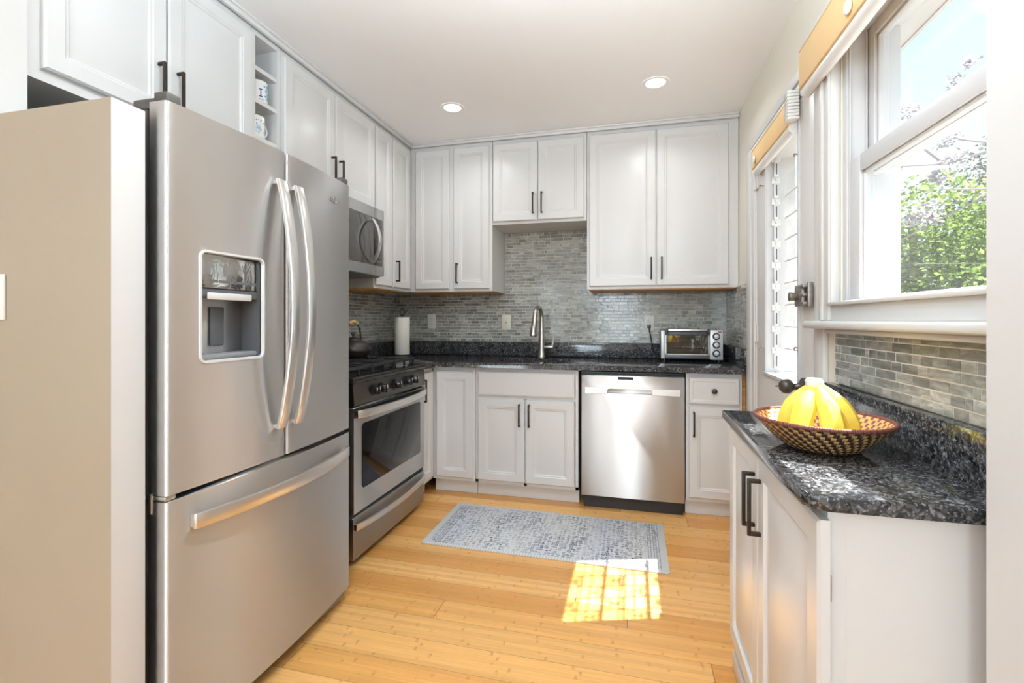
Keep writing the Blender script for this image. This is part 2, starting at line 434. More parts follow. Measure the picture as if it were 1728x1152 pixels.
class MB:
    def __init__(s):
        s.b = bmesh.new()
    def _merge(s, t, f=None):
        if f:
            for v in t.verts:
                v.co = f(*v.co)
        me = bpy.data.meshes.new('tmp')
        t.to_mesh(me)
        t.free()
        s.b.from_mesh(me)
        bpy.data.meshes.remove(me)
        return s
    def box(s, x0, x1, y0, y1, z0, z1, bev=0.0, seg=2, f=None):
        t = bmesh.new()
        bmesh.ops.create_cube(t, size=1)
        for v in t.verts:
            v.co = ((x0 + x1) / 2 + v.co.x * (x1 - x0), (y0 + y1) / 2 + v.co.y * (y1 - y0), (z0 + z1) / 2 + v.co.z * (z1 - z0))
        if bev:
            bmesh.ops.bevel(t, geom=list(t.edges), offset=bev, segments=seg, affect='EDGES', profile=.5)
        return s._merge(t, f)
    def cyl(s, p0, p1, r0, r1=None, seg=24, bev=0.0):
        r1 = r0 if r1 is None else r1
        p0, p1 = Vector(p0), Vector(p1)
        t = bmesh.new()
        L = (p1 - p0).length
        bmesh.ops.create_cone(t, cap_ends=True, segments=seg, radius1=r0, radius2=r1, depth=L)
        if bev:
            eds = [e for e in t.edges if abs(e.verts[0].co.z - e.verts[1].co.z) < 1e-6]
            bmesh.ops.bevel(t, geom=eds, offset=bev, segments=2, affect='EDGES', profile=.5)
        q = (p1 - p0).to_track_quat('Z', 'Y').to_matrix().to_4x4()
        t.transform(Matrix.Translation((p0 + p1) / 2) @ q)
        return s._merge(t)
    def lathe(s, prof, c, axis=(0, 0, 1), seg=32, caps=True):
        # prof: list of (radius, height along axis)
        t = bmesh.new()
        rings = []
        for r, h in prof:
            if r < 1e-6:
                rings.append([t.verts.new((0, 0, h))])
            else:
                rings.append([t.verts.new((r * math.cos(2 * PI * i / seg), r * math.sin(2 * PI * i / seg), h)) for i in range(seg)])
        for a, b in zip(rings, rings[1:]):
            for i in range(seg):
                j = (i + 1) % seg
                if len(a) == 1 and len(b) == 1: continue
                if len(a) == 1: t.faces.new((a[0], b[i], b[j]))
                elif len(b) == 1: t.faces.new((a[i], b[0], a[j]))
                else: t.faces.new((a[i], a[j], b[j], b[i]))
        if caps:
            for rg in (rings[0], rings[-1]):
                if len(rg) > 2: t.faces.new(rg)
        q = Vector(axis).to_track_quat('Z', 'Y').to_matrix().to_4x4()
        t.transform(Matrix.Translation(Vector(c)) @ q)
        bmesh.ops.recalc_face_normals(t, faces=t.faces)
        return s._merge(t)
    def tube(s, pts, rad, seg=10, closed=False, caps=True):
        pts = [Vector(p) for p in pts]
        n_ = len(pts)
        rads = rad if isinstance(rad, (list, tuple)) else [rad] * n_
        t = bmesh.new()
        rings = []
        up = None
        for i, p in enumerate(pts):
            if closed:
                d = pts[(i + 1) % n_] - pts[i - 1]
            else:
                d = pts[min(i + 1, n_ - 1)] - pts[max(i - 1, 0)]
            d.normalize()
            if up is None:
                up = Vector((0, 0, 1)) if abs(d.z) < .9 else Vector((1, 0, 0))
            a = d.cross(up)
            if a.length < 1e-5: a = d.orthogonal()
            a.normalize()
            b_ = a.cross(d).normalized()
            up = b_
            rings.append([t.verts.new(p + (a * math.cos(2 * PI * k / seg) + b_ * math.sin(2 * PI * k / seg)) * rads[i]) for k in range(seg)])
        rng = range(n_) if closed else range(n_ - 1)
        for i in rng:
            A, B = rings[i], rings[(i + 1) % n_]
            for k in range(seg):
                j = (k + 1) % seg
                t.faces.new((A[k], A[j], B[j], B[k]))
        if caps and not closed:
            t.faces.new(rings[0][::-1])
            t.faces.new(rings[-1])
        bmesh.ops.recalc_face_normals(t, faces=t.faces)
        return s._merge(t)
    def ribbon(s, path, w, th, f):
        # flat curved bar: path = list of (u, v, n) centreline; w along 'w' vector (in u,v), th along n
        t = bmesh.new()
        rings = []
        for (u, v, k, wu, wv) in path:
            rings.append([t.verts.new((u - wu * w / 2, v - wv * w / 2, k - th / 2)), t.verts.new((u + wu * w / 2, v + wv * w / 2, k - th / 2)),
                          t.verts.new((u + wu * w / 2, v + wv * w / 2, k + th / 2)), t.verts.new((u - wu * w / 2, v - wv * w / 2, k + th / 2))])
        for A, B in zip(rings, rings[1:]):
            for i in range(4):
                j = (i + 1) % 4
                t.faces.new((A[i], A[j], B[j], B[i]))
        t.faces.new(rings[0]); t.faces.new(rings[-1])
        bmesh.ops.recalc_face_normals(t, faces=t.faces)
        eds = [e for e in t.edges if e.is_manifold and e.calc_face_angle(0) > 1.0]
        bmesh.ops.bevel(t, geom=eds, offset=min(w, th) * .22, segments=2, affect='EDGES', profile=.5)
        return s._merge(t, f)
    def prism(s, poly, z0, z1, f=None, bev=0.0):
        t = bmesh.new()
        a = [t.verts.new((x, y, z0)) for x, y in poly]
        b = [t.verts.new((x, y, z1)) for x, y in poly]
        k = len(poly)
        t.faces.new(a[::-1]); t.faces.new(b)
        for i in range(k):
            j = (i + 1) % k
            t.faces.new((a[i], a[j], b[j], b[i]))
        if bev:
            bmesh.ops.bevel(t, geom=list(t.edges), offset=bev, segments=2, affect='EDGES', profile=.5)
        return s._merge(t, f)
    def panel(s, u0, u1, v0, v1, th, prof, f):
        # raised/recessed panel front: prof = [(inset, depth)], depth 0 at the face, negative = sunk ; back at -th
        t = bmesh.new()
        rings = []
        for ins, d in [(0, -th)] + prof:
            rings.append([t.verts.new((u0 + ins, v0 + ins, d)), t.verts.new((u1 - ins, v0 + ins, d)), t.verts.new((u1 - ins, v1 - ins, d)), t.verts.new((u0 + ins, v1 - ins, d))])
        t.faces.new(rings[0][::-1])
        for A, B in zip(rings, rings[1:]):
            for i in range(4):
                j = (i + 1) % 4
                t.faces.new((A[i], A[j], B[j], B[i]))
        t.faces.new(rings[-1])
        return s._merge(t, f)
    def rrect_ring(s, u0, u1, v0, v1, r, w, k0, k1, f, seg=6):
        # rounded rectangular bezel of bar width w, between depths k0..k1
        def loop(ins):
            out = []
            rr = max(r - ins, .001)
            for cx, cy, a0 in ((u1 - ins - rr, v1 - ins - rr, 0), (u0 + ins + rr, v1 - ins - rr, 90), (u0 + ins + rr, v0 + ins + rr, 180), (u1 - ins - rr, v0 + ins + rr, 270)):
                for i in range(seg + 1):
                    a = R(a0 + 90 * i / seg)
                    out.append((cx + rr * math.cos(a), cy + rr * math.sin(a)))
            return out
        t = bmesh.new()
        o, i_ = loop(0), loop(w)
        om, im = loop(w * .25), loop(w * .75)
        L = []
        for lp, k in ((o, k0), (om, k1), (im, k1), (i_, k0)):
            L.append([t.verts.new((x, y, k)) for x, y in lp])
        N = len(o)
        for a, b in ((0, 1), (1, 2), (2, 3), (3, 0)):
            for i in range(N):
                j = (i + 1) % N
                t.faces.new((L[a][i], L[a][j], L[b][j], L[b][i]))
        bmesh.ops.recalc_face_normals(t, faces=t.faces)
        return s._merge(t, f)
    def build(s, name, mat, parent=None, origin=None, recalc=True, smooth=38, kind=None):
        if recalc:
            bmesh.ops.recalc_face_normals(s.b, faces=s.b.faces)
        me = bpy.data.meshes.new(name)
        s.b.to_mesh(me)
        s.b.free()
        me.name = name
        o = bpy.data.objects.new(name, me)
        COL.objects.link(o)
        if parent is not None:
            og = ORG[parent.name]
        elif origin is not None:
            og = Vector(origin)
        else:
            xs = [v.co for v in me.vertices]
            og = Vector(((min(c.x for c in xs) + max(c.x for c in xs)) / 2, (min(c.y for c in xs) + max(c.y for c in xs)) / 2, min(c.z for c in xs)))
        me.transform(Matrix.Translation(-og))
        if parent is not None:
            o.parent = parent
        else:
            o.location = og
        ORG[o.name] = og
        for mt in (mat if isinstance(mat, (list, tuple)) else [mat]):
            me.materials.append(MATS[mt])
        if smooth:
            for p in me.polygons: p.use_smooth = True
            me.set_sharp_from_angle(angle=R(smooth))
        if kind: o['kind'] = kind
        return o

def thing(name, loc, label, cat, group=None):
    o = bpy.data.objects.new(name, None)
    o.empty_display_size = .05
    COL.objects.link(o)
    o.location = loc
    ORG[o.name] = Vector(loc)
    return tag(o, label, cat, group)
def tag(o, label, cat, group=None):
    o['label'] = label
    o['category'] = cat
    if group: o['group'] = group
    return o
def struct(mb, name, mat, parent=None, **k):
    return mb.build(name, mat, parent, kind='structure' if parent is None else None, **k)
def boolean(o, cutters):
    # subtract boxes (world coordinates) from a mesh, then apply
    og = ORG[o.name]
    mb = MB()
    for c in cutters:
        if isinstance(c, MB):
            me = bpy.data.meshes.new('c'); c.b.to_mesh(me); c.b.free(); mb.b.from_mesh(me); bpy.data.meshes.remove(me)
        else:
            mb.box(*c)
    cu = mb.build('cutter', [], None, origin=og, smooth=0)
    cu.location = o.location
    if o.parent is not None:
        cu.parent = o.parent
    md = o.modifiers.new('b', 'BOOLEAN')
    md.object = cu
    md.operation = 'DIFFERENCE'
    md.solver = 'EXACT'
    bpy.context.view_layer.update()
    dg = bpy.context.evaluated_depsgraph_get()
    me = bpy.data.meshes.new_from_object(o.evaluated_get(dg))
    o.modifiers.clear()
    old = o.data
    o.data = me
    bpy.data.meshes.remove(old)
    cm = cu.data
    bpy.data.objects.remove(cu)
    bpy.data.meshes.remove(cm)
    me.set_sharp_from_angle(angle=R(38))
    return o

# ================================================================== SETTING
XL, XR, YB, ZC = -1.885, 0.64, 3.56, 2.42
struct(MB().box(-3.3, 0.80, -3.1, 3.70, -0.12, 0), 'floor', 'bamboo_floor', origin=(0, 0, 0))
struct(MB().box(-3.3, 0.80, -3.1, 3.70, ZC, ZC + .1), 'ceiling', 'ceiling_white')
struct(MB().box(-2.0, 0.80, YB, YB + .14, 0, ZC), 'wall_back', 'wall_white')
struct(MB().box(XL - .115, XL, .915, YB, 0, ZC), 'wall_left', 'wall_white')
wr = struct(MB().box(XR, 0.80, .88, YB, 0, ZC), 'wall_right', 'wall_cream')
boolean(wr, [(.5, .9, 1.90, 2.722, -.01, 2.0), (.5, .9, .93, 1.72, 1.14, 2.06)])
struct(MB().box(.522, 0.80, -3.0, .88, 0, ZC), 'wall_front_right', 'wall_white')
# low partition beside the refrigerator: beige towards the dining room, white end
wp = struct(MB().box(-3.2, -1.1626, .836, .915, 0, 1.6535), 'wall_partition', ['beige_wall', 'wall_white'])
for p in wp.data.polygons:
    if p.normal.y > -.9: p.material_index = 1
struct(MB().box(-3.2, -1.56, .836, .912, 1.655, ZC), 'wall_partition_upper', 'wall_white')
struct(MB().box(-3.3, -3.2, -3.0, .915, 0, ZC), 'wall_dining_left', 'wall_white')
wf = struct(MB().box(-3.3, 0.80, -3.1, -3.0, 0, ZC), 'wall_front', 'wall_white')
boolean(wf, [(-.70, .20, -3.3, -2.8, .45, 2.25), (-2.65, -1.55, -3.3, -2.8, .55, 2.15)])
struct(MB().box(.8, 30, -12, 40, -.9, -.6), 'ground', 'concrete')
# exterior eave seen through the upper pane
ev = MB().box(.80, 1.005, -3, 6, 2.195, 2.32)
ev.box(1.005, 1.02, -3, 6, 2.190, 2.38)
eo = struct(ev, 'trim_1', 'siding_white')
boolean(eo, [(.79, 1.0, y, y + .006, 2.15, 2.198) for y in (.3, 1.75, 3.2)])

# crown strip along the tops of the cabinets
def crown(poly, name):
    t = MB()
    for (x0, y0), (x1, y1) in zip(poly, poly[1:]):
        if abs(x0 - x1) < 1e-6:
            t.box(x0, x0 + .018, min(y0, y1), max(y0, y1), ZC - .03, ZC - .0005, .004)
            t.box(x0, x0 + .030, min(y0, y1), max(y0, y1), ZC - .013, ZC - .0005, .004)
        else:
            t.box(min(x0, x1), max(x0, x1), y0 - .018, y0, ZC - .03, ZC - .0005, .004)
            t.box(min(x0, x1), max(x0, x1), y0 - .030, y0, ZC - .013, ZC - .0005, .004)
    struct(t, name, 'white_paint')
crown([(-1.571, .914), (-1.571, 3.198)], 'trim_2')
crown([(-1.570, 3.199), (.639, 3.199)], 'trim_3')

# ---------------------------------------------------------------- mosaic tiles
def tiles(name, label_mat, f, rects, seed, parent, pitch=.0232, inv=False):
    rnd = random.Random(seed)
    bm = bmesh.new()
    lay = bm.faces.layers.float.new('tone')
    gl = bmesh.new()
    for (u0, u1, v0, v1) in rects:
        rows = max(1, round((v1 - v0) / pitch))
        h = (v1 - v0) / rows
        for r in range(rows):
            a, b = v0 + r * h + .0014, v0 + (r + 1) * h - .0014
            u = u0 - rnd.random() * .05
            while u < u1:
                w = rnd.choice((.022, .034, .046, .046, .068, .068, .09, .10))
                x0, x1 = max(u, u0) + .0014, min(u + w, u1) - .0014
                u += w
                if x1 - x0 < .004: continue
                tone = rnd.random()
                k = .0013 + rnd.random() * .0005
                e = .0006
                vb = [bm.verts.new(f(*c)) for c in ((x0, a, 0), (x1, a, 0), (x1, b, 0), (x0, b, 0))]
                vt = [bm.verts.new(f(*c)) for c in ((x0 + e, a + e, k), (x1 - e, a + e, k), (x1 - e, b - e, k), (x0 + e, b - e, k))]
                fs = [bm.faces.new(vt)]
                for i in range(4):
                    j = (i + 1) % 4
                    fs.append(bm.faces.new((vb[i], vb[j], vt[j], vt[i])))
                for q in fs: q[lay] = tone
    me = bpy.data.meshes.new(name)
    bmesh.ops.recalc_face_normals(bm, faces=bm.faces)
    # outward means along +n of the frame
    nrm = Vector(f(0, 0, 1)) - Vector(f(0, 0, 0))
    for q in bm.faces:
        if q.normal.dot(nrm) < -1e-4: q.normal_flip()
    bm.to_mesh(me); bm.free()
    o = bpy.data.objects.new(name, me)
    COL.objects.link(o)
    og = ORG[parent.name]
    me.transform(Matrix.Translation(-og))
    o.parent = parent
    ORG[o.name] = og
    me.materials.append(MATS[label_mat])
    return o
def grout(name, f, rects, parent):
    g = MB()
    for (u0, u1, v0, v1) in rects:
        g.box(u0, u1, v0, v1, 0, .010, f=f)
    return g.build(name, 'grout', parent, smooth=0)
wb = bpy.data.objects['wall_back']; wl = bpy.data.objects['wall_left']
CT, CB = .868, .836         # back counter top / underside
SPL = .974                  # top of the granite upstand
tb = [(-1.872, .628, SPL + .001, 1.343), (-.950, -.298, 1.343, 1.804)]
grout('tile_grout', FNY(YB), tb, wb)
tiles('tile_backsplash', 'glass_tile', FNY(YB - .010), tb, 5, wb)
tl = [(1.80, 3.545, SPL + .001, 1.343)]
grout('tile_grout', FPX(XL), tl, wl)
tiles('tile_backsplash', 'glass_tile', FPX(XL + .010), tl, 6, wl)
trr = [(2.912, 3.545, SPL + .001, 1.352)]
grout('tile_grout', FNX(XR), trr, wr)
tiles('tile_backsplash', 'glass_tile', FNX(XR - .010), trr, 7, wr)
RT = .840                   # right counter top
tr2 = [(.884, 1.733, .941, 1.108)]
grout('tile_grout', FNX(XR), tr2, wr)
tiles('tile_backsplash', 'glass_tile', FNX(XR - .010), tr2, 9, wr, pitch=.0238)

# ---------------------------------------------------------------- door in the right wall
t = MB()
CF = XR - .018
t.box(CF, XR - .0005, 2.722, 2.905, 0.001, 2.09, .004)           # far casing, stepped
t.box(CF - .008, CF + .002, 2.80, 2.895, 0.001, 2.085, .005)
t.box(CF - .004, CF + .002, 2.735, 2.79, 0.001, 2.03, .006)
t.box(CF, XR - .0005, 1.815, 1.90, 0.001, 2.09, .004)            # near casing
t.box(CF, XR - .0005, 1.90, 2.722, 2.0, 2.09, .004)              # head
t.box(CF - .010, CF + .002, 1.80, 2.90, 2.055, 2.10, .006)
t.box(CF - .005, CF + .002, 1.80, 2.90, 2.02, 2.045, .005)
struct(t, 'trim_4', 'trim_white')
dr = struct(MB().box(.628, .668, 1.908, 2.714, .004, 1.996, .003), 'door_1', 'trim_white')
GY0, GY1, GZ0, GZ1 = 2.065, 2.562, .885, 1.93
boolean(dr, [(.5, .8, GY0, GY1, GZ0, GZ1)])
# metal louvre frame lining the opening
t = MB()
t.box(.632, .76, GY1 - .004, GY1 + .008, GZ0, GZ1)
t.box(.632, .76, GY0 - .008, GY0 + .004, GZ0, GZ1)
t.box(.632, .76, GY0, GY1, GZ1 - .004, GZ1 + .008)
t.box(.620, .76, GY0 - .01, GY1 + .02, GZ0 - .010, GZ0 + .004, .002)
t.box(.620, .630, GY0 - .012, GY0 + .004, GZ0, GZ1, .002)
struct(t, 'louvre_frame', 'vinyl_white', dr)
t = MB()
for i in range(10):
    z = GZ0 + .02 + i * .103
    t.box(.664, .684, GY1 - .018, GY1 - .004, z, z + .075, .003)
    t.box(.655, .695, GY1 - .012, GY1 - .004, z + .072, z + .106, .003)
    t.cyl((.674, GY1 - .022, z + .09), (.674, GY1 - .004, z + .09), .006, seg=10)
struct(t, 'louvre_linkage', 'silver_plastic', dr)
t = MB()
for i in range(10):
    z = GZ0 + .02 + i * .103
    t.box(.671, .677, GY1 - .0195, GY1 - .0178, z + .012, z + .064)
struct(t, 'louvre_slot', 'dark_grey_plastic', dr)
for i in range(9):
    z = GZ0 + .015 + i * .104
    f = lambda u, v, k, z=z: (.712 + k + (v - z) * .12, u, v)
    sl_ = MB().box(GY0 + .004, GY1 - .024, z, z + .109, -.0025, .0025, f=f)
    s_ = struct(sl_, 'louvre_slat', 'louvre_glass', dr, smooth=0)
    s2 = MB()
    s2.box(GY0 + .004, GY1 - .024, z - .002, z + .004, -.0045, .0035, .001, f=f)
    struct(s2, 'slat_edge', 'vinyl_white', dr)
# scrolled security grille outside the louvres
GX = .785
t = MB()
for y in [GY0 + .03 + i * .0873 for i in range(6)]:
    t.box(GX - .003, GX + .003, y - .003, y + .003, GZ0 - .05, GZ1 + .05)
hz = [GZ0 + .06 + i * .155 for i in range(7)]
for i, z in enumerate(hz):
    t.box(GX - .005, GX + .005, GY0 - .02, GY1 + .02, z - .0035, z + .0035)
    for q in range(5):
        y = GY0 + .073 + q * .0873
        if (q + i) % 2: continue
        for sgn in (-1, 1):
            for dz in (0.028, .10):
                pts = [(GX, y + sgn * .022 + .016 * math.cos(a), z + dz + .016 * math.sin(a)) for a in [R(360 * k / 12) for k in range(12)]]
                t.tube(pts, .0028, seg=6, closed=True)
        t.box(GX - .004, GX + .004, y - .024, y + .024, z + .040, z + .047)
        t.box(GX - .004, GX + .004, y - .024, y + .024, z + .081, z + .088)
        t.box(GX - .004, GX + .004, y - .004, y + .004, z + .044, z + .085)
struct(t, 'security_grille', 'grille_white', dr)
t = MB().lathe([(.0, .05), (.030, .046), (.043, .03), (.045, .015), (.03, 0), (.015, -.02), (.015, -.04)], (.725, GY0 + .035, .975), axis=(-1, 0, 0))
t.cyl((.70, GY0 + .08, .975), (.70, GY0 + .12, .975), .003, seg=8)
struct(t, 'outer_knob', 'old_brass', dr)
# ball knob with round rose
t = MB().lathe([(0, .085), (.014, .083), (.024, .074), (.028, .062), (.027, .050), (.018, .040), (.011, .034), (.012, .022), (.020, .012), (.030, .008), (.034, .003), (.034, 0)], (.628, 2.018, .888), axis=(-1, 0, 0))
t.cyl((.545, 2.018, .888), (.53, 2.018, .888), .004, .002, seg=10)
struct(t, 'door_knob', 'knob_bronze', dr)
# rim lock: case, interlocking keeper and thumb knob
t = MB().box(.600, .628, 1.955, 2.035, 1.190, 1.272, .006)
for z in (1.195, 1.226, 1.257):
    t.box(.592, .625, 1.915, 1.955, z, z + .012, .004)
t.box(.604, .6215, 1.897, 1.915, 1.188, 1.276, .003)
t.cyl((.600, 2.0, 1.228), (.572, 2.0, 1.228), .014, .018, seg=18, bev=.003)
struct(t, 'rim_lock', 'old_brass', dr)
for z in (1.86, 1.07):
    t = MB()
    t.cyl((.619, 2.716, z - .045), (.619, 2.716, z + .045), .0065, seg=12)
    t.box(.621, .628, 2.685, 2.713, z - .042, z + .042, .002)
    struct(t, 'hinge', 'trim_white', dr)
for y, z in ((GY1 + .016, 1.80), (GY1 + .016, 1.0), (GY0 - .004, 1.78), (GY0 - .004, 1.03)):
    t = MB().tube([(.626, y, z), (.612, y, z + .004), (.606, y - .006, z + .002), (.606, y - .010, z - .008)], .003, seg=8)
    struct(t, 'clip', 'old_brass', dr)

# ---------------------------------------------------------------- window
t = MB()
WY0, WY1, WZ0, WZ1 = .93, 1.72, 1.14, 2.06
t.box(.612, XR - .0005, WY1, WY1 + .085, 1.138, 2.16, .004)       # far casing
t.box(.604, .614, WY1 + .055, WY1 + .083, 1.138, 2.155, .005)
t.box(.606, .614, WY1 + .004, WY1 + .022, 1.138, 2.155, .004)
t.box(.612, XR - .0005, WY0 - .045, WY0, 1.138, 2.16, .004)
t.box(.612, XR - .0005, WY0, WY1, WZ1, 2.16, .004)
struct(t, 'trim_5', 'trim_white')
wn = struct(MB().box(.645, .79, WY0, WY0 + .028, WZ0, WZ1, .002).box(.645, .79, WY1 - .028, WY1, WZ0, WZ1, .002)
            .box(.645, .79, WY0 + .028, WY1 - .028, WZ1 - .028, WZ1, .002).box(.645, .79, WY0 + .028, WY1 - .028, WZ0, WZ0 + .05, .002)
            .box(.695, .700, WY1 - .036, WY1 - .028, WZ0, WZ1, .001).box(.650, .655, WY1 - .036, WY1 - .028, WZ0, WZ1, .001), 'window_1', 'vinyl_white')
def sash(name, x0, x1, z0, z1, bot, top, side=.055):
    y0, y1 = WY0 + .028, WY1 - .028
    t = MB()
    t.box(x0, x1, y0, y0 + side, z0, z1, .004)
    t.box(x0, x1, y1 - side, y1, z0, z1, .004)
    t.box(x0, x1, y0 + side, y1 - side, z0, z0 + bot, .004)
    t.box(x0, x1, y0 + side, y1 - side, z1 - top, z1, .004)
    xm = (x0 + x1) / 2
    for (a, b, c, d) in ((y0 + side, y0 + side + .010, z0 + bot, z1 - top), (y1 - side - .010, y1 - side, z0 + bot, z1 - top)):
        t.box(x0 + .008, xm + .006, a, b, c, d, .003)
    t.box(x0 + .008, xm + .006, y0 + side, y1 - side, z1 - top - .010, z1 - top, .003)
    s = struct(t, name, 'vinyl_white', wn)
    g = MB().box(xm - .002, xm + .002, y0 + side - .005, y1 - side + .005, z0 + bot - .005, z1 - top + .005)
    g.build('pane', 'pane_glass', s, smooth=0)
    return s
sash('lower_sash', .652, .692, WZ0 + .045, 1.632, .022, .050, .070)
sash('upper_sash', .702, .742, 1.585, WZ1 - .028, .045, .036, .040)
t = MB().box(.755, .757, WY0 + .03, WY1 - .03, WZ0 + .05, 1.62)
struct(t, 'insect_screen', 'screen_mesh', wn, smooth=0)
t = MB().box(.612, .652, WY0, WY1, WZ0 - .002, 1.186, .002).box(.600, .66, WY0, WY1 + .006, 1.186, 1.197, .003)
struct(t, 'bottom_ledge', 'trim_white', wn)
t = MB().box(.578, .652, .884, 1.880, 1.112, 1.138, .009, 3)
t.box(.598, .622, .884, 1.74, 1.098, 1.112, .005)
struct(t, 'window_sill', 'trim_white', wn)
# roller shades, both pulled up
def roller_shade(y0, y1, z0, z1, x0, label, hem, brk):
    root = thing('roller_shade', ((x0 + .03), (y0 + y1) / 2, z0), label, 'window shade')
    t = MB().box(x0, x0 + .014, y0, y1, z0, z1, .003)
    t.build('fabric', 'shade_fabric', root)
    t = MB().box(x0 - .003, x0 + .020, y0, y1, z1 - .002, z1 + .014, .004)
    t.build('headrail', 'wall_cream', root)
    t = MB()
    t.cyl((x0 + .024, y0 + .004, z0 - .012), (x0 + .024, y1 - .004, z0 - .012), .020, seg=20)
    t.build('rolled_hem', 'ceramic_white', root)
    t = MB().lathe([(0, .0), (.016, .001), (.020, .006), (.016, .011), (0, .012)], (x0 - .001, (hem), z0 + .03), axis=(-1, 0, 0), seg=16)
    t.build('hem_pull', 'ceramic_white', root)
    if brk:
        t = MB()
        for i in range(9):
            a, b = brk
            t.box(x0 - .012 - .0015 * math.sin(i), x0 + .03, a, b, z0 + .005 + i * .0125, z0 + .016 + i * .0125, .003)
        t.build('end_bracket', 'ceramic_white', root)
roller_shade(.885, 1.885, 1.955, 2.085, .570, 'orange roller shade pulled up over the window at the right counter', 1.47, None)
roller_shade(2.075, 2.66, 1.905, 1.995, .588, 'shorter orange roller shade pulled up over the glass of the door', 2.58, (2.03, 2.075))

# ================================================================== CABINETS
DOORP = [(0, -.006), (.006, 0), (.048, 0), (.052, -.003), (.058, -.003), (.064, -.008), (.074, -.008), (.094, -.004)]
RAISED = [(0, -.004), (.006, 0), (.052, 0), (.056, -.009), (.066, -.010), (.100, -.001)]
FLATP = [(0, -.006), (.010, 0)]
def pull(u, v0, v1, f, parent, horiz=False):
    t = MB()
    w = .0048
    t.box(u - w, u + w, v0, v1, .022, .031, .0012, f=f)
    t.box(u - w, u + w, v0, v0 + .0096, 0, .024, .001, f=f)
    t.box(u - w, u + w, v1 - .0096, v1, 0, .024, .001, f=f)
    return t.build('handle', 'handle_bronze', parent)
def cab_door(root, f, u0, u1, v0, v1, hu=None, hv=None, prof=DOORP, name='door', knob=False):
    t = MB().panel(u0, u1, v0, v1, .019, prof, lambda u, v, k: f(u, v, k + .019))
    d = t.build(name, 'white_paint', root, smooth=20)
    fd = lambda u, v, k: f(u, v, k + .019)
    if knob:
        c0, c1 = Vector(fd(hu, hv, 0)), Vector(fd(hu, hv, 1))
        k = MB().lathe([(0, .026), (.010, .0255), (.015, .022), (.016, .018), (.012, .013), (.007, .009), (.008, 0)], c0, axis=(c1 - c0), seg=20)
        k.build('knob', 'knob_bronze', d)
    elif hu is not None:
        pull(hu, hv, hv + .142, fd, d)
    return d
def cabinet(loc, label, f, u0, u1, v0, v1, depth, doors, group=None, raw=True, name='wall_cabinet', toe=None, gap=.0015):
    root = thing(name, loc, label, 'cabinet', group)
    t = MB().box(u0 + gap, u1 - gap, v0, v1, -depth, 0, f=f)
    if toe:
        t.box(u0 + gap, u1 - gap, .001, v0, -depth, -toe, f=f)
    t.build('cabinet_body', 'white_paint', root, smooth=0)
    if raw:
        t = MB().box(u0 + .012, u1 - .012, v0 - .006, v0 - .0005, -depth, -.016, f=f)
        t.build('bottom_panel', 'raw_wood', root, smooth=0)
    for d in doors:
        cab_door(root, f, **d)
    return root
UF = -1.580                        # face frame of the left wall run; doors stand 19 mm proud
fL = FPX(UF)
D = lambda u0, u1, v0, v1, hu=None, hv=None, **k: dict(u0=u0, u1=u1, v0=v0, v1=v1, hu=hu, hv=hv, **k)
UT = ZC - .001
LD = .303
cabinet((UF, 1.30, 1.80), 'white two-door wall cabinet above the refrigerator', fL, .913, 1.700, 1.80, UT, LD,
        [D(.952, 1.307, 1.832, 2.366, 1.275, 1.872), D(1.313, 1.690, 1.832, 2.366, 1.345, 1.872)], raw=False)
# open pigeonhole unit
root = thing('pigeonhole_cabinet', (UF, 1.79, 1.80), 'narrow open white pigeonhole unit holding mugs above the refrigerator', 'shelf unit')
t = MB()
c0, c1 = 1.7015, 1.8755
for a, b in ((c0, c0 + .022), (c1 - .022, c1)):
    t.box(a, b, 1.80, UT, -LD, .0, f=fL)
t.box(c0 + .022, c1 - .022, 2.372, UT, -LD + .01, .0, f=fL)
t.box(c0 + .022, c1 - .022, 1.80, UT, -LD, -LD + .01, f=fL)
t.build('cabinet_body', 'white_paint', root, smooth=0)
for z in (1.80, 1.925, 2.085, 2.226):
    t = MB().box(c0 + .022, c1 - .022, z, z + .018, -LD + .01, -.002, f=fL)
    t.build('shelf', 'white_paint', root, smooth=0)
cabinet((UF, 2.28, 1.815), 'white two-door wall cabinet above the microwave', fL, 1.877, 2.690, 1.815, UT, LD,
        [D(1.884, 2.268, 1.832, 2.366, 2.236, 1.872), D(2.274, 2.680, 1.832, 2.366, 2.306, 1.872)], raw=False)
cabinet((UF, 2.80, 1.345), 'narrow white wall cabinet right of the microwave, without a handle', fL, 2.690, 2.915, 1.345, UT, LD,
        [D(2.700, 2.905, 1.362, 2.366)])
cabinet((UF, 3.05, 1.345), 'narrow white wall cabinet with a low handle in the left corner', fL, 2.915, 3.209, 1.345, UT, LD,
        [D(2.922, 3.178, 1.362, 2.366, 2.952, 1.402)])
UY = 3.209
fB = FNY(UY)
BD = .349
cabinet((-1.26, UY, 1.345), 'tall white two-door wall cabinet left of the sink, next to the corner', fB, -1.5785, -.952, 1.345, UT, BD,
        [D(-1.535, -1.272, 1.362, 2.366), D(-1.240, -.974, 1.362, 2.366, -1.208, 1.402)])
cabinet((-.62, UY, 1.806), 'short white two-door wall cabinet over the sink', fB, -.952, -.296, 1.806, UT, BD,
        [D(-.945, -.630, 1.824, 2.366, -.658, 1.868), D(-.626, -.315, 1.824, 2.366, -.598, 1.868)], raw=False)
cabinet((.17, UY, 1.345), 'wide tall white two-door wall cabinet above the toaster oven', fB, -.296, .638, 1.345, UT, BD,
        [D(-.278, .146, 1.362, 2.366, .116, 1.402), D(.150, .578, 1.362, 2.366, .180, 1.402)])
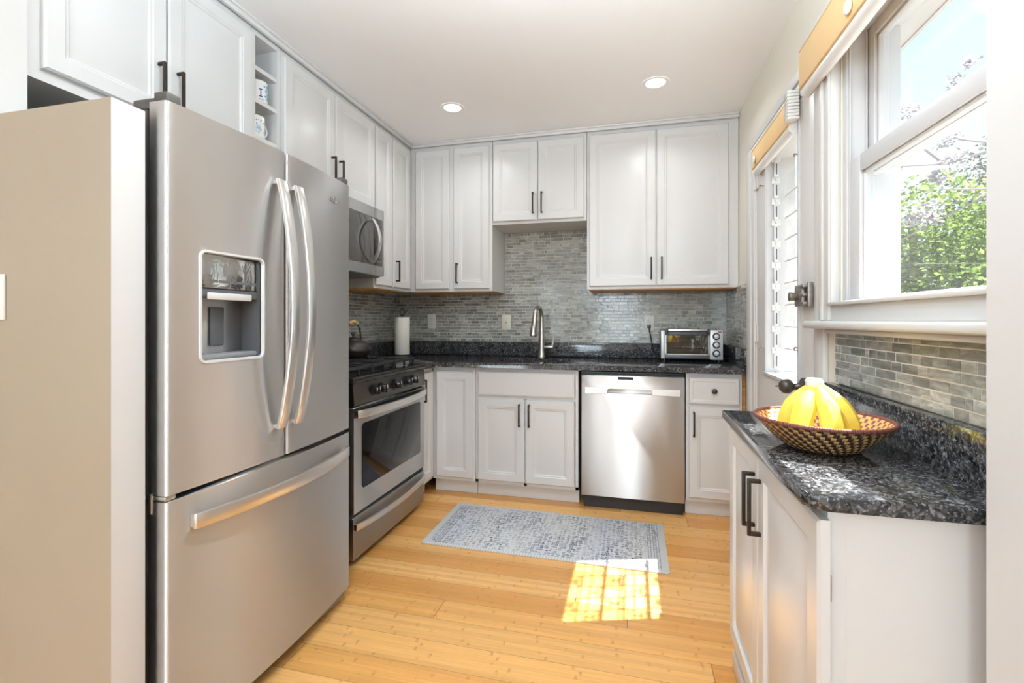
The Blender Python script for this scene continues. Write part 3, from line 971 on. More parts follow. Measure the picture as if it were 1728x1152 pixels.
# ------------------------------------------------------------- base cabinets
BF = 2.943                         # face frame plane of the back run
fb = FNY(BF)
TK = .092
cabinet((-1.12, BF, 0), 'white base cabinet with one door in the corner left of the sink', fb, -1.2875, -.988, TK, CB - .001, .60,
        [D(-1.258, -1.004, .112, .806)], raw=False, name='base_cabinet', toe=.045)
sb = thing('base_cabinet', (-.655, BF, 0), 'white sink base cabinet with two doors under a false drawer front', 'cabinet')
t = MB()
t.box(-.9865, -.9685, TK, CB - .001, -.60, 0, f=fb)
t.box(-.3415, -.3235, TK, CB - .001, -.60, 0, f=fb)
t.box(-.9865, -.3235, TK, TK + .018, -.60, 0, f=fb)
t.box(-.9865, -.3235, TK, CB - .001, -.60, -.59, f=fb)
t.box(-.9865, -.3235, .001, TK, -.60, -.045, f=fb)
t.box(-.9685, -.3415, .81, CB - .001, -.018, 0, f=fb)
t.box(-.9685, -.3415, .636, .660, -.018, 0, f=fb)
t.box(-.668, -.648, TK, .64, -.018, 0, f=fb)
t.build('cabinet_body', 'white_paint', sb, smooth=0)
cab_door(sb, fb, -.969, -.345, .656, .812, prof=FLATP, name='drawer_front')
cab_door(sb, fb, -.969, -.661, .112, .636, -.690, .470)
cab_door(sb, fb, -.655, -.345, .112, .636, -.628, .470)
rb = cabinet((.45, BF, 0), 'narrow white base cabinet right of the dishwasher, one drawer over a door', fb, .300, .603, TK, CB - .001, .60,
             [D(.316, .588, .112, .640, .342, .470)], raw=False, name='base_cabinet', toe=.045)
cab_door(rb, fb, .316, .588, .656, .810, .452, .735, prof=[(0, -.006), (.006, 0), (.020, 0), (.026, -.003), (.034, -.003)], name='drawer', knob=True)
t = MB().box(.606, .632, .001, CB - .001, -.30, -.05, f=fb)
t.build('rough_cleat', 'raw_wood', rb, smooth=0)
# left-wall base cabinet between range and corner
fl2 = FPX(-1.289)
cabinet((-1.289, 2.83, 0), 'white base cabinet squeezed between the range and the corner', fl2, 2.712, 2.940, TK, CB - .001, .585,
        [D(2.720, 2.915, .112, .806, 2.742, .628)], raw=False, name='base_cabinet', toe=.055)
# ------------------------------------------------------------- right base cabinet
fr = FNX(.329)
rc = thing('base_cabinet', (.33, 1.32, 0), 'white two-door base cabinet in the right foreground under the short counter', 'cabinet')
t = MB().box(.938, 1.700, TK, RT - .027, -.285, 0, f=fr)
t.box(.938, 1.700, .001, TK, -.285, -.035, f=fr)
t.box(.937, .938, .001, RT - .027, -.275, -.028, f=fr)
t.build('cabinet_body', 'white_paint', rc, smooth=0)
t = MB().box(.939, 1.690, .001, .060, .0005, .012, .004, f=fr)
t.build('baseboard', 'white_paint', rc)
cab_door(rc, fr, 1.338, 1.698, .108, .796, 1.366, .600, prof=RAISED)
cab_door(rc, fr, .926, 1.334, .108, .796, 1.306, .600, prof=RAISED)
for z in (.20, .655):
    MB().box(.930, .942, z, z + .045, -.004, .004, .001, f=fr).build('hinge', 'nickel', rc)

# ================================================================== COUNTERTOPS
ct = thing('countertop', (-.6, 3.2, CB), 'L-shaped black speckled granite countertop along the back wall', 'countertop')
t = MB().prism([(XL + .002, 2.708), (-1.243, 2.708), (-1.243, 2.896), (.632, 2.896), (.632, YB - .002), (XL + .002, YB - .002)], CB, CT, bev=.004)
slab = t.build('slab', 'granite', ct)
boolean(slab, [MB().box(-.868, -.408, 3.025, 3.285, CB - .05, CT + .05, .03, 3)])
MB().box(XL + .024, .612, YB - .024, YB - .011, CT + .0005, SPL, .002).box(XL + .012, XL + .032, 2.708, YB - .012, CT + .0005, SPL, .002)\
    .box(.610, XR - .011, 2.912, YB - .012, CT + .0005, SPL, .002).build('upstand', 'granite', ct)
rt = thing('countertop', (.45, 1.3, RT - .026), 'short black speckled granite countertop at right, under the window', 'countertop')
MB().prism([(.290, .945), (.300, .922), (.322, .914), (.60, .914), (.60, 1.716), (.290, 1.716)], RT - .026, RT, bev=.003).build('slab', 'granite', rt)
MB().box(.600, XR - .012, .884, 1.738, RT - .026, .940, .002).build('upstand', 'granite', rt)

# ------------------------------------------------------------- sink and faucet
sk = thing('kitchen_sink', (-.638, 3.155, .66), 'stainless steel sink sunk into the back counter', 'sink')
t = MB()
t.box(-.900, -.376, 2.995, 3.315, .832, .8355)
so_ = t.build('rim', 'nickel', sk)
boolean(so_, [MB().box(-.872, -.404, 3.021, 3.289, .8, .9, .03, 3)])
t = MB()
t.box(-.878, -.872, 3.015, 3.295, .66, .833)
t.box(-.404, -.398, 3.015, 3.295, .66, .833)
t.box(-.872, -.404, 3.015, 3.021, .66, .833)
t.box(-.872, -.404, 3.289, 3.295, .66, .833)
t.box(-.878, -.398, 3.015, 3.295, .654, .66)
t.build('basin', 'nickel', sk)
MB().lathe([(0, .003), (.03, .003), (.042, .005), (.045, 0)], (-.638, 3.155, .6602)).build('drain', 'chrome', sk)
fc = thing('faucet', (-.64, 3.40, CT), 'brushed nickel pull-down faucet arching behind the sink', 'faucet')
bx, by = -.640, 3.405
t = MB().lathe([(.0, .0), (.030, 0), (.031, .006), (.027, .012), (.026, .06), (.0235, .12), (.019, .165), (.0165, .172), (.0165, .26), (0, .26)], (bx, by, CT))
pts = [(bx, by, CT + .17)]
for i in range(15):
    a = R(180 * i / 14)
    rr = .072
    ox, oy = -.022, -.14
    tt = (1 - math.cos(a)) / 2
    pts.append((bx + ox * tt, by + oy * tt, CT + .285 + .078 * math.sin(a)))
t.tube(pts, .0155, seg=14)
t.build('spout', 'nickel', fc)
e = Vector(pts[-1])
t = MB().cyl(e + Vector((.0015, .004, .012)), e + Vector((-.004, -.006, -.05)), .017, .0195, bev=.002)
t.cyl(e + Vector((-.004, -.006, -.05)), e + Vector((-.010, -.018, -.125)), .0195, .027, bev=.003)
h = t.build('spray_head', 'nickel', fc)
MB().box(e.x + .004, e.x + .016, e.y - .035, e.y - .024, e.z - .10, e.z - .06, .004).build('spray_button', 'dark_grey_plastic', h)
t = MB().cyl((bx + .02, by, CT + .075), (bx + .086, by, CT + .078), .013, .0125, bev=.003)
t.tube([(bx + .076, by, CT + .078), (bx + .084, by, CT + .11), (bx + .088, by - .003, CT + .165)], [.010, .007, .0055], seg=10)
t.build('lever', 'nickel', fc)

# ================================================================== REFRIGERATOR
FR = thing('refrigerator', (-1.5, 1.33, 0), 'stainless steel french-door refrigerator with a bottom freezer drawer', 'refrigerator')
fX = -1.12
FY0, FY1 = .934, 1.722
MB().box(-1.868, -1.186, FY0 + .004, FY1 - .004, .035, 1.672, .004).build('body', 'gasket_grey', FR)
MB().box(-1.186, -1.174, FY0 + .012, FY1 - .012, .09, 1.66).build('gasket', 'dark_gap', FR, smooth=0)
def fridge_door(u0, u1, z0, z1, hole=None, c=None, half=None, bul=.022):
    # bowed front: bulge is a function of distance from the appliance centre
    cc = (FY0 + FY1) / 2
    hw = (FY1 - FY0) / 2
    def k(u):
        s = (u - cc) / hw
        return bul * (1 - s * s)
    us = [u0 + (u1 - u0) * i / 18 for i in range(19)]
    zs = [z0, z1]
    if hole:
        us = sorted(set([round(x, 5) for x in us if min(abs(x - hole[0]), abs(x - hole[1])) > .008] + [hole[0], hole[1]]))
        zs = [z0, hole[2], hole[3], z1]
    bm = bmesh.new()
    rr = .007
    def front(u):                       # rounded vertical edges
        d = min(u - u0, u1 - u)
        kk = k(u)
        if d < rr: kk -= rr - math.sqrt(max(0, rr * rr - (rr - d) ** 2))
        return kk
    us = sorted(set(us + [u0 + .002, u0 + .0045, u0 + rr, u1 - .002, u1 - .0045, u1 - rr]))
    V = {}
    for i, u in enumerate(us):
        for j, z in enumerate(zs):
            V[i, j] = bm.verts.new((fX + front(u), u, z))
    for i in range(len(us) - 1):
        for j in range(len(zs) - 1):
            if hole and j == 1 and us[i] >= hole[0] - 1e-6 and us[i + 1] <= hole[1] + 1e-6: continue
            bm.faces.new((V[i, j], V[i + 1, j], V[i + 1, j + 1], V[i, j + 1]))
    B = {}
    xb = fX - .053
    for i, u in enumerate(us):
        for j in (0, len(zs) - 1):
            B[i, j] = bm.verts.new((xb, u, zs[j]))
    J = len(zs) - 1
    for i in range(len(us) - 1):
        bm.faces.new((V[i, 0], V[i + 1, 0], B[i + 1, 0], B[i, 0]))
        bm.faces.new((V[i, J], V[i + 1, J], B[i + 1, J], B[i, J]))
    for i in (0, len(us) - 1):
        bm.faces.new([V[i, j] for j in range(J + 1)] + [B[i, J], B[i, 0]])
    bm.faces.new([B[i, 0] for i in range(len(us))] + [B[i, J] for i in reversed(range(len(us)))])
    bmesh.ops.recalc_face_normals(bm, faces=bm.faces)
    m = MB()
    m.b.free()
    m.b = bm
    return m
cy_ = (FY0 + FY1) / 2
HOLE = (1.024, 1.228, 1.030, 1.322)
dl = fridge_door(FY0, cy_ - .0045, .702, 1.686, HOLE).build('door', 'stainless', FR)
dr_ = fridge_door(cy_ + .0045, FY1, .702, 1.686).build('door', 'stainless', FR)
fz = fridge_door(FY0, FY1, .060, .686).build('freezer_drawer', 'stainless', FR)
fF = FPX(fX)
def bulge(u): return .022 * (1 - ((u - cy_) / ((FY1 - FY0) / 2)) ** 2)
def vhandle(u, z0, z1, parent):
    path = []
    N = 16
    for i in range(N + 1):
        s = i / N
        path.append((u, z0 + (z1 - z0) * s, bulge(u) + .012 + .052 * math.sin(PI * s) ** .8, 1, 0))
    t = MB().ribbon(path, .036, .014, fF)
    for z in (z0 + .004, z1 - .004):
        t.box(u - .016, u + .016, z - .012 if z > 1 else z, z if z > 1 else z + .012, bulge(u) - .002, bulge(u) + .012, f=fF)
    t.build('handle', 'handle_steel', parent)
vhandle(1.292, .795, 1.588, dl)
vhandle(1.372, .795, 1.588, dr_)
path = []
for i in range(21):
    s = i / 20
    u = .995 + (1.690 - .995) * s
    path.append((u, .618, bulge(u) + .012 + .034 * math.sin(PI * s) ** .8, 0, 1))
t = MB().ribbon(path, .040, .014, fF)
for u in (1.003, 1.682):
    t.box(u - .006, u + .006, .602, .634, bulge(u) - .002, bulge(u) + .012, f=fF)
t.build('handle', 'handle_steel', fz)
# dispenser set into the left door
h0, h1, v0, v1 = HOLE
kx = lambda u: bulge(u)
def fD(u, v, k): return (fX + bulge(u) + k, u, v)
t = MB().rrect_ring(h0 - .008, h1 + .008, v0 - .008, v1 + .008, .022, .010, -.004, .004, fD)
t.build('dispenser_bezel', 'silver_plastic', dl)
t = MB()
dk = -.075
t.box(h0, h0 + .004, v0, v1, dk, 0.008, f=fF)
t.box(h1 - .004, h1, v0, v1, dk, 0.012, f=fF)
t.box(h0, h1, v1 - .004, v1, dk, 0.006, f=fF)
t.build('dispenser_side', 'dark_grey_plastic', dl)
t = MB().box(h0 + .004, h1 - .004, v0, v1 - .004, dk - .004, dk, f=fF)
t.build('dispenser_recess', 'film_grey', dl)
t = MB().box(h0 + .003, h1 - .003, 1.228, v1 - .003, .000, .0085, .001, f=fF)
t.build('control_panel', 'panel_mirror', dl)
t = MB()
for i in range(6):
    t.box(h0 + .030 + i * .027, h0 + .054 + i * .027, 1.243, 1.251, .0088, .0094, f=fF)
t.build('button', 'dark_grey_plastic', dl)
t = MB().box(h0 + .003, h1 - .003, 1.202, 1.228, -.070, .004, .003, f=fF)
t.build('dispenser_hood', 'dark_grey_plastic', dl)
t = MB().box(h0 + .020, h1 - .030, 1.196, 1.216, .005, .010, .003, f=fF)
t.build('light_bar', 'silver_plastic', dl)
t = MB().box(h0 + .072, h0 + .135, 1.062, 1.188, dk + .001, dk + .012, .003, f=fF)
t.build('paddle_frame', 'black_plastic', dl)
t = MB().box(h0 + .082, h0 + .131, 1.066, 1.178, dk + .012, dk + .028, .004, f=fF)
t.build('paddle', 'dark_grey_plastic', dl)
t = MB().box(h0 + .004, h1 - .004, v0, v0 + .016, dk, .004, .003, f=fF)
t.build('drip_tray', 'grey_plastic', dl)
# emblem on the right door: a small raised ring with a bar of letters
t = MB()
ec = Vector((fX + bulge(1.60) + .001, 1.605, 1.600))
t.tube([(ec.x, ec.y + .011 * math.cos(R(30 * i)) * .9, ec.z + .013 * math.sin(R(30 * i))) for i in range(12)], .0013, seg=6, closed=True)
for i in range(9):
    y = 1.575 + i * .0075
    t.box(fX + bulge(y) - .0005, fX + bulge(y) + .0012, y, y + .0045, 1.594 - (.003 if i in (3, 5) else 0), 1.606 - (.004 if i % 2 else 0))
t.build('emblem', 'stainless_dark', dr_)
t = MB().box(fX - .115, fX - .03, FY0 + .006, FY0 + .05, 1.673, 1.700, .004).box(fX - .045, fX - .004, FY0 + .004, FY0 + .045, 1.687, 1.712, .004)
t.build('hinge_cover', 'gasket_grey', FR)
t = MB().box(fX - .115, fX - .03, FY1 - .05, FY1 - .006, 1.673, 1.700, .004).box(fX - .045, fX - .004, FY1 - .045, FY1 - .004, 1.687, 1.712, .004)
t.build('hinge_cover', 'gasket_grey', FR)
t = MB().box(fX - .11, fX - .004, FY0 + .001, FY0 + .03, .688, .700, .003).box(fX - .055, fX - .045, FY0 - .003, FY0 + .003, .655, .705, .001)
t.build('middle_hinge', 'nickel', FR)
t = MB().box(fX - .075, fX - .008, FY0 + .015, FY1 - .02, .022, .056, .012, 3)
t.build('kick_grille', 'grey_plastic', FR)
for y in (FY0 + .08, FY1 - .06):
    MB().cyl((fX - .05, y, .0005), (fX - .05, y, .03), .014, .012, seg=14).build('foot', 'grey_plastic', FR)
    MB().cyl((-1.80, y, .0005), (-1.80, y, .036), .02, seg=14).build('foot', 'black_plastic', FR)

# ================================================================== RANGE
RX = -1.235
RY0, RY1 = 1.930, 2.702
RG = thing('gas_range', (-1.55, 2.316, 0), 'stainless steel and black gas range with five front knobs', 'stove')
fR = FPX(RX)
MB().box(-1.876, RX - .052, RY0, RY1, .03, .845).build('body', 'black_enamel', RG, smooth=0)
t = MB().box(-1.872, RX + .004, RY0 - .002, RY1 + .002, .845, .874, .008, 3)
t.build('cooktop', 'black_enamel', RG)
t = MB().prism([(-.05, .744), (.004, .744), (-.004, .846), (-.05, .846)], RY0 + .002, RY1 - .002, f=lambda a, b, c: (RX + a, c, b), bev=.002)
t.build('control_panel', 'control_steel', RG)
for i, (y, zz) in enumerate(((2.100, .798), (2.170, .798), (2.320, .798), (2.452, .798), (2.528, .798))):
    c = Vector((RX + .0005, y, zz))
    t = MB().lathe([(0, .034), (.016, .034), (.0185, .030), (.021, .008), (.027, .006), (.028, 0)], c, axis=(1, 0, -.05), seg=24)
    t.box(c.x + .010, c.x + .040, y - .0045, y + .0045, zz - .021, zz + .021, .003)
    k = t.build('knob', 'black_enamel', RG)
    MB().box(c.x + .0395, c.x + .041, y - .0012, y + .0012, zz + .004, zz + .018).build('pointer', 'white_mark', k)
    MB().box(RX - .0008, RX + .0008, y + .036, y + .046, zz - .003, zz + .012).build('flame_mark', 'red_mark', RG)
od = MB().box(-.050, .0, RY0 + .006, RY1 - .006, .246, .735, .006, f=lambda a, b, c: (RX + a, b, c)).build('oven_door', 'stainless', RG)
MB().box(-.002, .003, RY0 + .008, RY1 - .008, .688, .733, .002, f=lambda a, b, c: (RX + a, b, c)).build('vent_trim', 'black_enamel', od)
MB().prism([(2.000, .360), (2.012, .348), (2.622, .348), (2.634, .360), (2.634, .642), (2.622, .654), (2.012, .654), (2.000, .642)], 0, .0025, f=fR, bev=.001).build('oven_window', 'glass_black', od)
t = MB()
for i in range(5):
    t.box(2.03, 2.60, .40 + i * .045, .402 + i * .045, .0026, .0029, f=fR)
def hhandle(name_u0, u1, z, w, parent, out=.05, drop=0.0, k0=.0):
    path = []
    for i in range(19):
        s = i / 18
        u = name_u0 + (u1 - name_u0) * s
        path.append((u, z - drop * math.sin(PI * s), k0 + .010 + out * math.sin(PI * s) ** .75, 0, 1))
    t = MB().ribbon(path, w, .013, fR)
    for u in (name_u0 + .006, u1 - .006):
        t.box(u - .006, u + .006, z - w * .4, z + w * .4, k0 - .001, k0 + .012, f=fR)
    t.build('handle', 'handle_steel', parent)
t.b.free()
hhandle(1.946, 2.690, .706, .036, od, .042)
dw = MB().box(-.050, -.004, RY0 + .006, RY1 - .006, .034, .226, .005, f=lambda a, b, c: (RX + a, b, c)).build('storage_drawer', 'stainless_dark', RG)
MB().box(-.05, -.012, RY0 + .008, RY1 - .008, .227, .245, f=lambda a, b, c: (RX + a, b, c)).build('drawer_gap', 'dark_gap', RG, smooth=0)
hhandle(1.940, 2.688, .188, .030, dw, .036, k0=-.004)
for y in (RY0 + .05, RY1 - .05):
    MB().cyl((RX - .08, y, .0005), (RX - .08, y, .033), .018, seg=14).build('foot', 'black_plastic', RG)
    MB().cyl((-1.82, y, .0005), (-1.82, y, .033), .018, seg=14).build('foot', 'black_plastic', RG)
# burners under three cast grates
for (x, y, r) in ((-1.42, 2.07, .045), (-1.70, 2.07, .036), (-1.56, 2.316, .05), (-1.42, 2.56, .04), (-1.70, 2.56, .045)):
    t = MB().lathe([(0, .022), (r * .8, .022), (r * .86, .018), (r * .86, .012), (r, .012), (r, .004), (r * 1.15, 0)], (x, y, .8745), seg=28)
    t.build('burner', 'black_iron', RG)
for (a, b) in ((1.955, 2.195), (2.202, 2.430), (2.437, 2.678)):
    t = MB()
    bw, gz0, gz1 = .006, .898, .914
    for x in (-1.815, -1.300):
        t.box(x - bw, x + bw, a, b, gz0, gz1, .002)
    for y in (a + bw, b - bw):
        t.box(-1.815, -1.300, y - bw, y + bw, gz0, gz1, .002)
    m_ = (a + b) / 2
    for x in (-1.70, -1.5575, -1.42):
        t.box(x - bw * .8, x + bw * .8, a, m_ - .03, gz0 + .002, gz1 + .004, .002)
        t.box(x - bw * .8, x + bw * .8, m_ + .03, b, gz0 + .002, gz1 + .004, .002)
    t.box(-1.815, -1.60, m_ - bw * .8, m_ + bw * .8, gz0 + .002, gz1 + .004, .002)
    t.box(-1.515, -1.300, m_ - bw * .8, m_ + bw * .8, gz0 + .002, gz1 + .004, .002)
    for x in (-1.815, -1.5575, -1.300):
        for y in (a + bw, m_, b - bw):
            if x == -1.5575 and y == m_: continue
            t.box(x - bw, x + bw, y - bw, y + bw, .8745, gz0 + .004, .002)
    t.build('grate', 'black_iron', RG)

# ================================================================== MICROWAVE
MX = -1.490
MY0, MY1, MZ0, MZ1 = 1.905, 2.664, 1.405, 1.812
MW = thing('microwave', (-1.68, 2.285, MZ0), 'stainless steel over-the-range microwave with a curved handle', 'microwave')
fM = FPX(MX)
MB().box(-1.880, MX - .035, MY0, MY1, MZ0 + .006, MZ1 - .001).build('body', 'gasket_grey', MW, smooth=0)
md_ = MB().box(-.034, 0, MY0, 2.536, MZ0 + .004, MZ1, .004, f=lambda a, b, c: (MX + a, b, c)).build('door', 'stainless', MW)
MB().box(MY0 + .03, 2.535, MZ0 + .062, MZ1 - .062, 0, .003, .001, f=fM).build('window', 'glass_smoke', md_)
cp = MB().box(-.034, 0, 2.538, MY1, MZ0 + .004, MZ1, .004, f=lambda a, b, c: (MX + a, b, c)).build('control_side', 'stainless', MW)
MB().box(2.539, 2.640, MZ0 + .062, MZ1 - .062, 0, .003, .001, f=fM).build('control_panel', 'glass_smoke', cp)
t = MB().box(2.575, 2.622, 1.668, 1.690, .003, .0036, f=fM)
t.build('display', 'dark_grey_plastic', cp)
for r in range(6):
    for c in range(3):
        MB().box(2.577 + c * .017, 2.588 + c * .017, 1.49 + r * .026, 1.496 + r * .026, .003, .0034, f=fM).build('key', 'grey_plastic', cp, smooth=0)
path = []
for i in range(17):
    s = i / 16
    path.append((2.512, 1.478 + (1.735 - 1.478) * s, .012 + .045 * math.sin(PI * s) ** .85, 1, 0))
t = MB().ribbon(path, .026, .013, fM)
for z in (1.482, 1.731):
    t.box(2.502, 2.522, z - .006, z + .006, .002, .014, f=fM)
t.build('handle', 'handle_steel', md_)
t = MB().prism([(0, 0), (0.33, 0), (.355, .011), (0, .011)], MY0 + .01, MY1 - .01, f=lambda a, b, c: (-1.86 + a, c, MZ0 - .006 + b), bev=.001)
t.build('bottom_vent', 'dark_grey_plastic', MW)
t = MB().box(-1.874, -1.80, 1.92, 2.660, 1.347, 1.392, .002)
tag(t.build('filler_board', 'white_paint'), 'white filler board along the wall beneath the microwave', 'board')

# ================================================================== DISHWASHER
DX0, DX1 = -.308, .297
DF = 2.924
DW = thing('dishwasher', (0, 3.2, 0), 'stainless steel dishwasher between the white base cabinets', 'dishwasher')
fd_ = FNY(DF)
MB().box(DX0 + .002, DX1 - .002, DF + .035, DF + .58, .03, .825).build('body', 'black_plastic', DW, smooth=0)
bm = bmesh.new()
dd = MB().box(DX0 + .004, DX1 - .003, DF, DF + .034, .074, .808, .005).build('door', 'stainless', DW)
boolean(dd, [MB().box(-.150, .115, DF - .02, DF + .022, .700, .728, .006), MB().box(-.085, .005, DF - .01, DF + .012, .783, .8)])
MB().box(-.085, .005, DF + .0105, DF + .0115, .783, .8).build('vent_slot', 'dark_gap', dd, smooth=0)
t = MB().panel(-.283, .272, .694, .736, .001, [(0, 0), (.002, .004), (.006, .004)], fd_)
hp = t.build('handle_bar', 'handle_steel', dd)
boolean(hp, [MB().box(-.148, .113, DF - .03, DF + .03, .690, .729, .012)])
t = MB().prism([(-.150, -.0005), (.115, -.0005), (.09, -.018), (-.125, -.018)], .7285, .734, f=lambda a, b, c: (a, DF - b, c))
t.build('pocket_lip', 'stainless_dark', dd)
MB().box(DX0 + .02, DX1 - .012, DF + .022, DF + .032, .0005, .073).build('kick_plate', 'black_plastic', DW, smooth=0)
MB().box(DX0 + .006, DX1 - .006, DF + .004, DF + .034, .809, .816, .001).build('top_trim', 'black_plastic', DW, smooth=0)
bm.free()

# ================================================================== SMALL THINGS
# toaster oven
TX0, TX1, TY0, TY1, TZ = .183, .566, 3.315, 3.515, CT
TO = thing('toaster_oven', (.375, 3.42, TZ), 'silver and black toaster oven with three knobs on the back counter', 'toaster oven')
fT = FNY(TY0)
b0, b1 = TZ + .016, TZ + .205
t = MB()
t.box(TX0 + .004, TX1 - .004, TY0 + .012, TY1, b1 - .012, b1, .006)
t.box(TX0 + .004, TX1 - .004, TY0 + .012, TY1, b0, b0 + .010, .002)
t.box(TX0 + .004, TX0 + .014, TY0 + .012, TY1, b0, b1 - .004, .002)
t.box(.492, TX1 - .004, TY0 + .012, TY1, b0, b1 - .004, .002)
t.box(TX0 + .004, TX1 - .004, TY1 - .008, TY1, b0, b1 - .004)
t.build('body', 'dark_grey_plastic', TO)
MB().box(TX0 + .0145, .4915, TY1 - .0095, TY1 - .0082, b0 + .012, b1 - .014).build('oven_back', 'oven_interior', TO, smooth=0)
MB().box(TX0, TX0 + .026, TY0, TY0 + .014, b0 + .002, b1 - .002, .004).build('left_post', 'silver_plastic', TO)
cpn = MB().box(.486, TX1, TY0 - .004, TY0 + .014, b0 - .002, b1 + .002, .004).build('control_panel', 'silver_plastic', TO)
for z in (b0 + .040, b0 + .095, b0 + .150):
    c = (.525, TY0 - .004, z)
    k = MB().lathe([(0, .006), (.019, .006), (.0225, .003), (.023, 0)], c, axis=(0, -1, 0), seg=28).build('knob_ring', 'black_plastic', cpn)
    t = MB().lathe([(0, .019), (.014, .018), (.016, .006)], c, axis=(0, -1, 0), seg=24)
    t.box(.510, .540, TY0 - .027, TY0 - .014, z - .004, z + .004, .003)
    t.build('knob', 'silver_plastic', cpn)
MB().box(.536, .557, TY0 - .0048, TY0 - .0036, b1 - .013, b1 - .007).build('label_plate', 'red_label', cpn)
t = MB()
t.box(.210, .484, TY0 - .004, TY0 + .008, b0 + .004, b0 + .028, .003)
t.box(.210, .484, TY0 - .004, TY0 + .008, b1 - .032, b1 - .008, .003)
dr2 = t.build('door', 'dark_grey_plastic', TO)
t = MB()
t.box(.210, .217, TY0 - .003, TY0 + .006, b0 + .028, b1 - .032)
t.box(.477, .484, TY0 - .003, TY0 + .006, b0 + .028, b1 - .032)
t.box(.210, .484, TY0 - .003, TY0 + .006, b0 + .028, b0 + .033)
t.build('door_edge', 'silver_plastic', dr2)
MB().box(.217, .477, TY0 + .0005, TY0 + .004, b0 + .033, b1 - .032).build('door_glass', 'oven_glass', dr2, smooth=0)
t = MB().box(.226, .468, TY0 - .034, TY0 - .020, b1 - .006, b1 + .008, .004)
t.build('handle', 'handle_steel', dr2)
for x in (.214, .466):
    MB().box(x, x + .014, TY0 - .036, TY0 - .003, b1 - .020, b1 + .009, .004).build('handle_mount', 'black_plastic', dr2)
t = MB()
for i in range(12):
    x = .205 + i * .025
    t.cyl((x, TY0 + .02, b0 + .075), (x, TY1 - .015, b0 + .075), .0015, seg=6)
for y in (TY0 + .022, TY0 + .1, TY1 - .017):
    t.cyl((.198, y, b0 + .072), (.491, y, b0 + .072), .002, seg=6)
t.build('wire_rack', 'chrome', TO)
for z in (b0 + .025, b0 + .150):
    MB().cyl((.198, TY0 + .08, z), (.491, TY0 + .08, z), .004, seg=10).build('heating_rod', 'silver_plastic', TO)
t = MB().box(.20, .488, TY0 + .018, TY1 - .02, b0 + .011, b0 + .014)
t.build('crumb_tray', 'foil', TO)
for x in (TX0 + .015, TX1 - .03):
    for y in (TY0 + .02, TY1 - .03):
        MB().cyl((x + .008, y, TZ + .0003), (x + .008, y, b0 + .004), .010, seg=12).build('foot', 'black_plastic', TO)
# power cord runs from the outlet down behind the oven
t = MB().box(.102, .126, YB - .044, YB - .0215, 1.083, 1.108, .004)
t.tube([(.114, YB - .036, 1.088), (.118, YB - .038, 1.06), (.126, YB - .038, 1.02), (.134, YB - .036, .975), (.146, YB - .034, .92), (.165, YB - .036, .895), (.19, TY1 + .002, .905)], .0038, seg=8)
t.build('power_cord', 'black_plastic', TO)

def outlet(x, z, mat, kind, label):
    root = thing('wall_outlet' if kind == 'duplex' else 'wall_switch_outlet', (x, YB - .014, z - .057), label, 'outlet')
    f = FNY(YB - .0148)
    MB().box(x - .036, x + .036, z - .058, z + .058, 0, .005, .002, f=f).build('cover_plate', mat, root)
    if kind == 'duplex':
        for dz in (.021, -.021):
            s = MB().prism([(x + .0165 * math.cos(R(a)) * (1 if abs(math.cos(R(a))) > .1 else 1), z + dz + .0145 * math.sin(R(a))) for a in range(0, 360, 20)], .0048, .0066, f=f).build('socket', mat, root)
            MB().box(x - .0075, x - .005, z + dz - .002, z + dz + .007, .0066, .0070, f=f).box(x + .005, x + .0075, z + dz - .002, z + dz + .006, .0066, .0070, f=f)\
                .cyl(f(x, z + dz - .0075, .0066), f(x, z + dz - .0075, .0070), .0024, seg=10).build('slot', 'dark_gap', s)
    else:
        s = MB().box(x - .0165, x + .0165, z - .033, z + .033, .0048, .0066, .001, f=f).build('socket', mat, root)
        MB().box(x - .006, x + .006, z - .004, z + .004, .0066, .008, f=f).box(x - .007, x - .005, z + .012, z + .02, .0066, .007, f=f).box(x + .004, x + .006, z + .012, z + .02, .0066, .007, f=f)\
            .box(x - .007, x - .005, z - .024, z - .016, .0066, .007, f=f).box(x + .004, x + .006, z - .024, z - .016, .0066, .007, f=f).build('slot', 'grey_plastic', s)
    MB().cyl(f(x, z, .0050 if kind == 'duplex' else .0084), f(x, z, .0062 if kind == 'duplex' else .0088), .0022, seg=10).build('screw', 'grey_plastic', root)
outlet(-1.560, 1.130, 'outlet_white', 'duplex', 'white duplex outlet beside the paper towel roll')
outlet(-.942, 1.122, 'outlet_ivory', 'gfi', 'ivory outlet plate left of the faucet')
outlet(.114, 1.117, 'outlet_white', 'duplex', 'white duplex outlet with a black plug, left of the toaster oven')
t = MB().box(-1.60, -1.502, .8295, .836, 1.140, 1.254, .003)
sw = thing('switch_plate', (-1.55, .83, 1.14), 'white switch plate on the beige partition at left edge', 'switch')
t.build('cover_plate', 'outlet_white', sw)
MB().box(-1.556, -1.546, .822, .830, 1.185, 1.208, .002).build('toggle', 'outlet_white', sw)

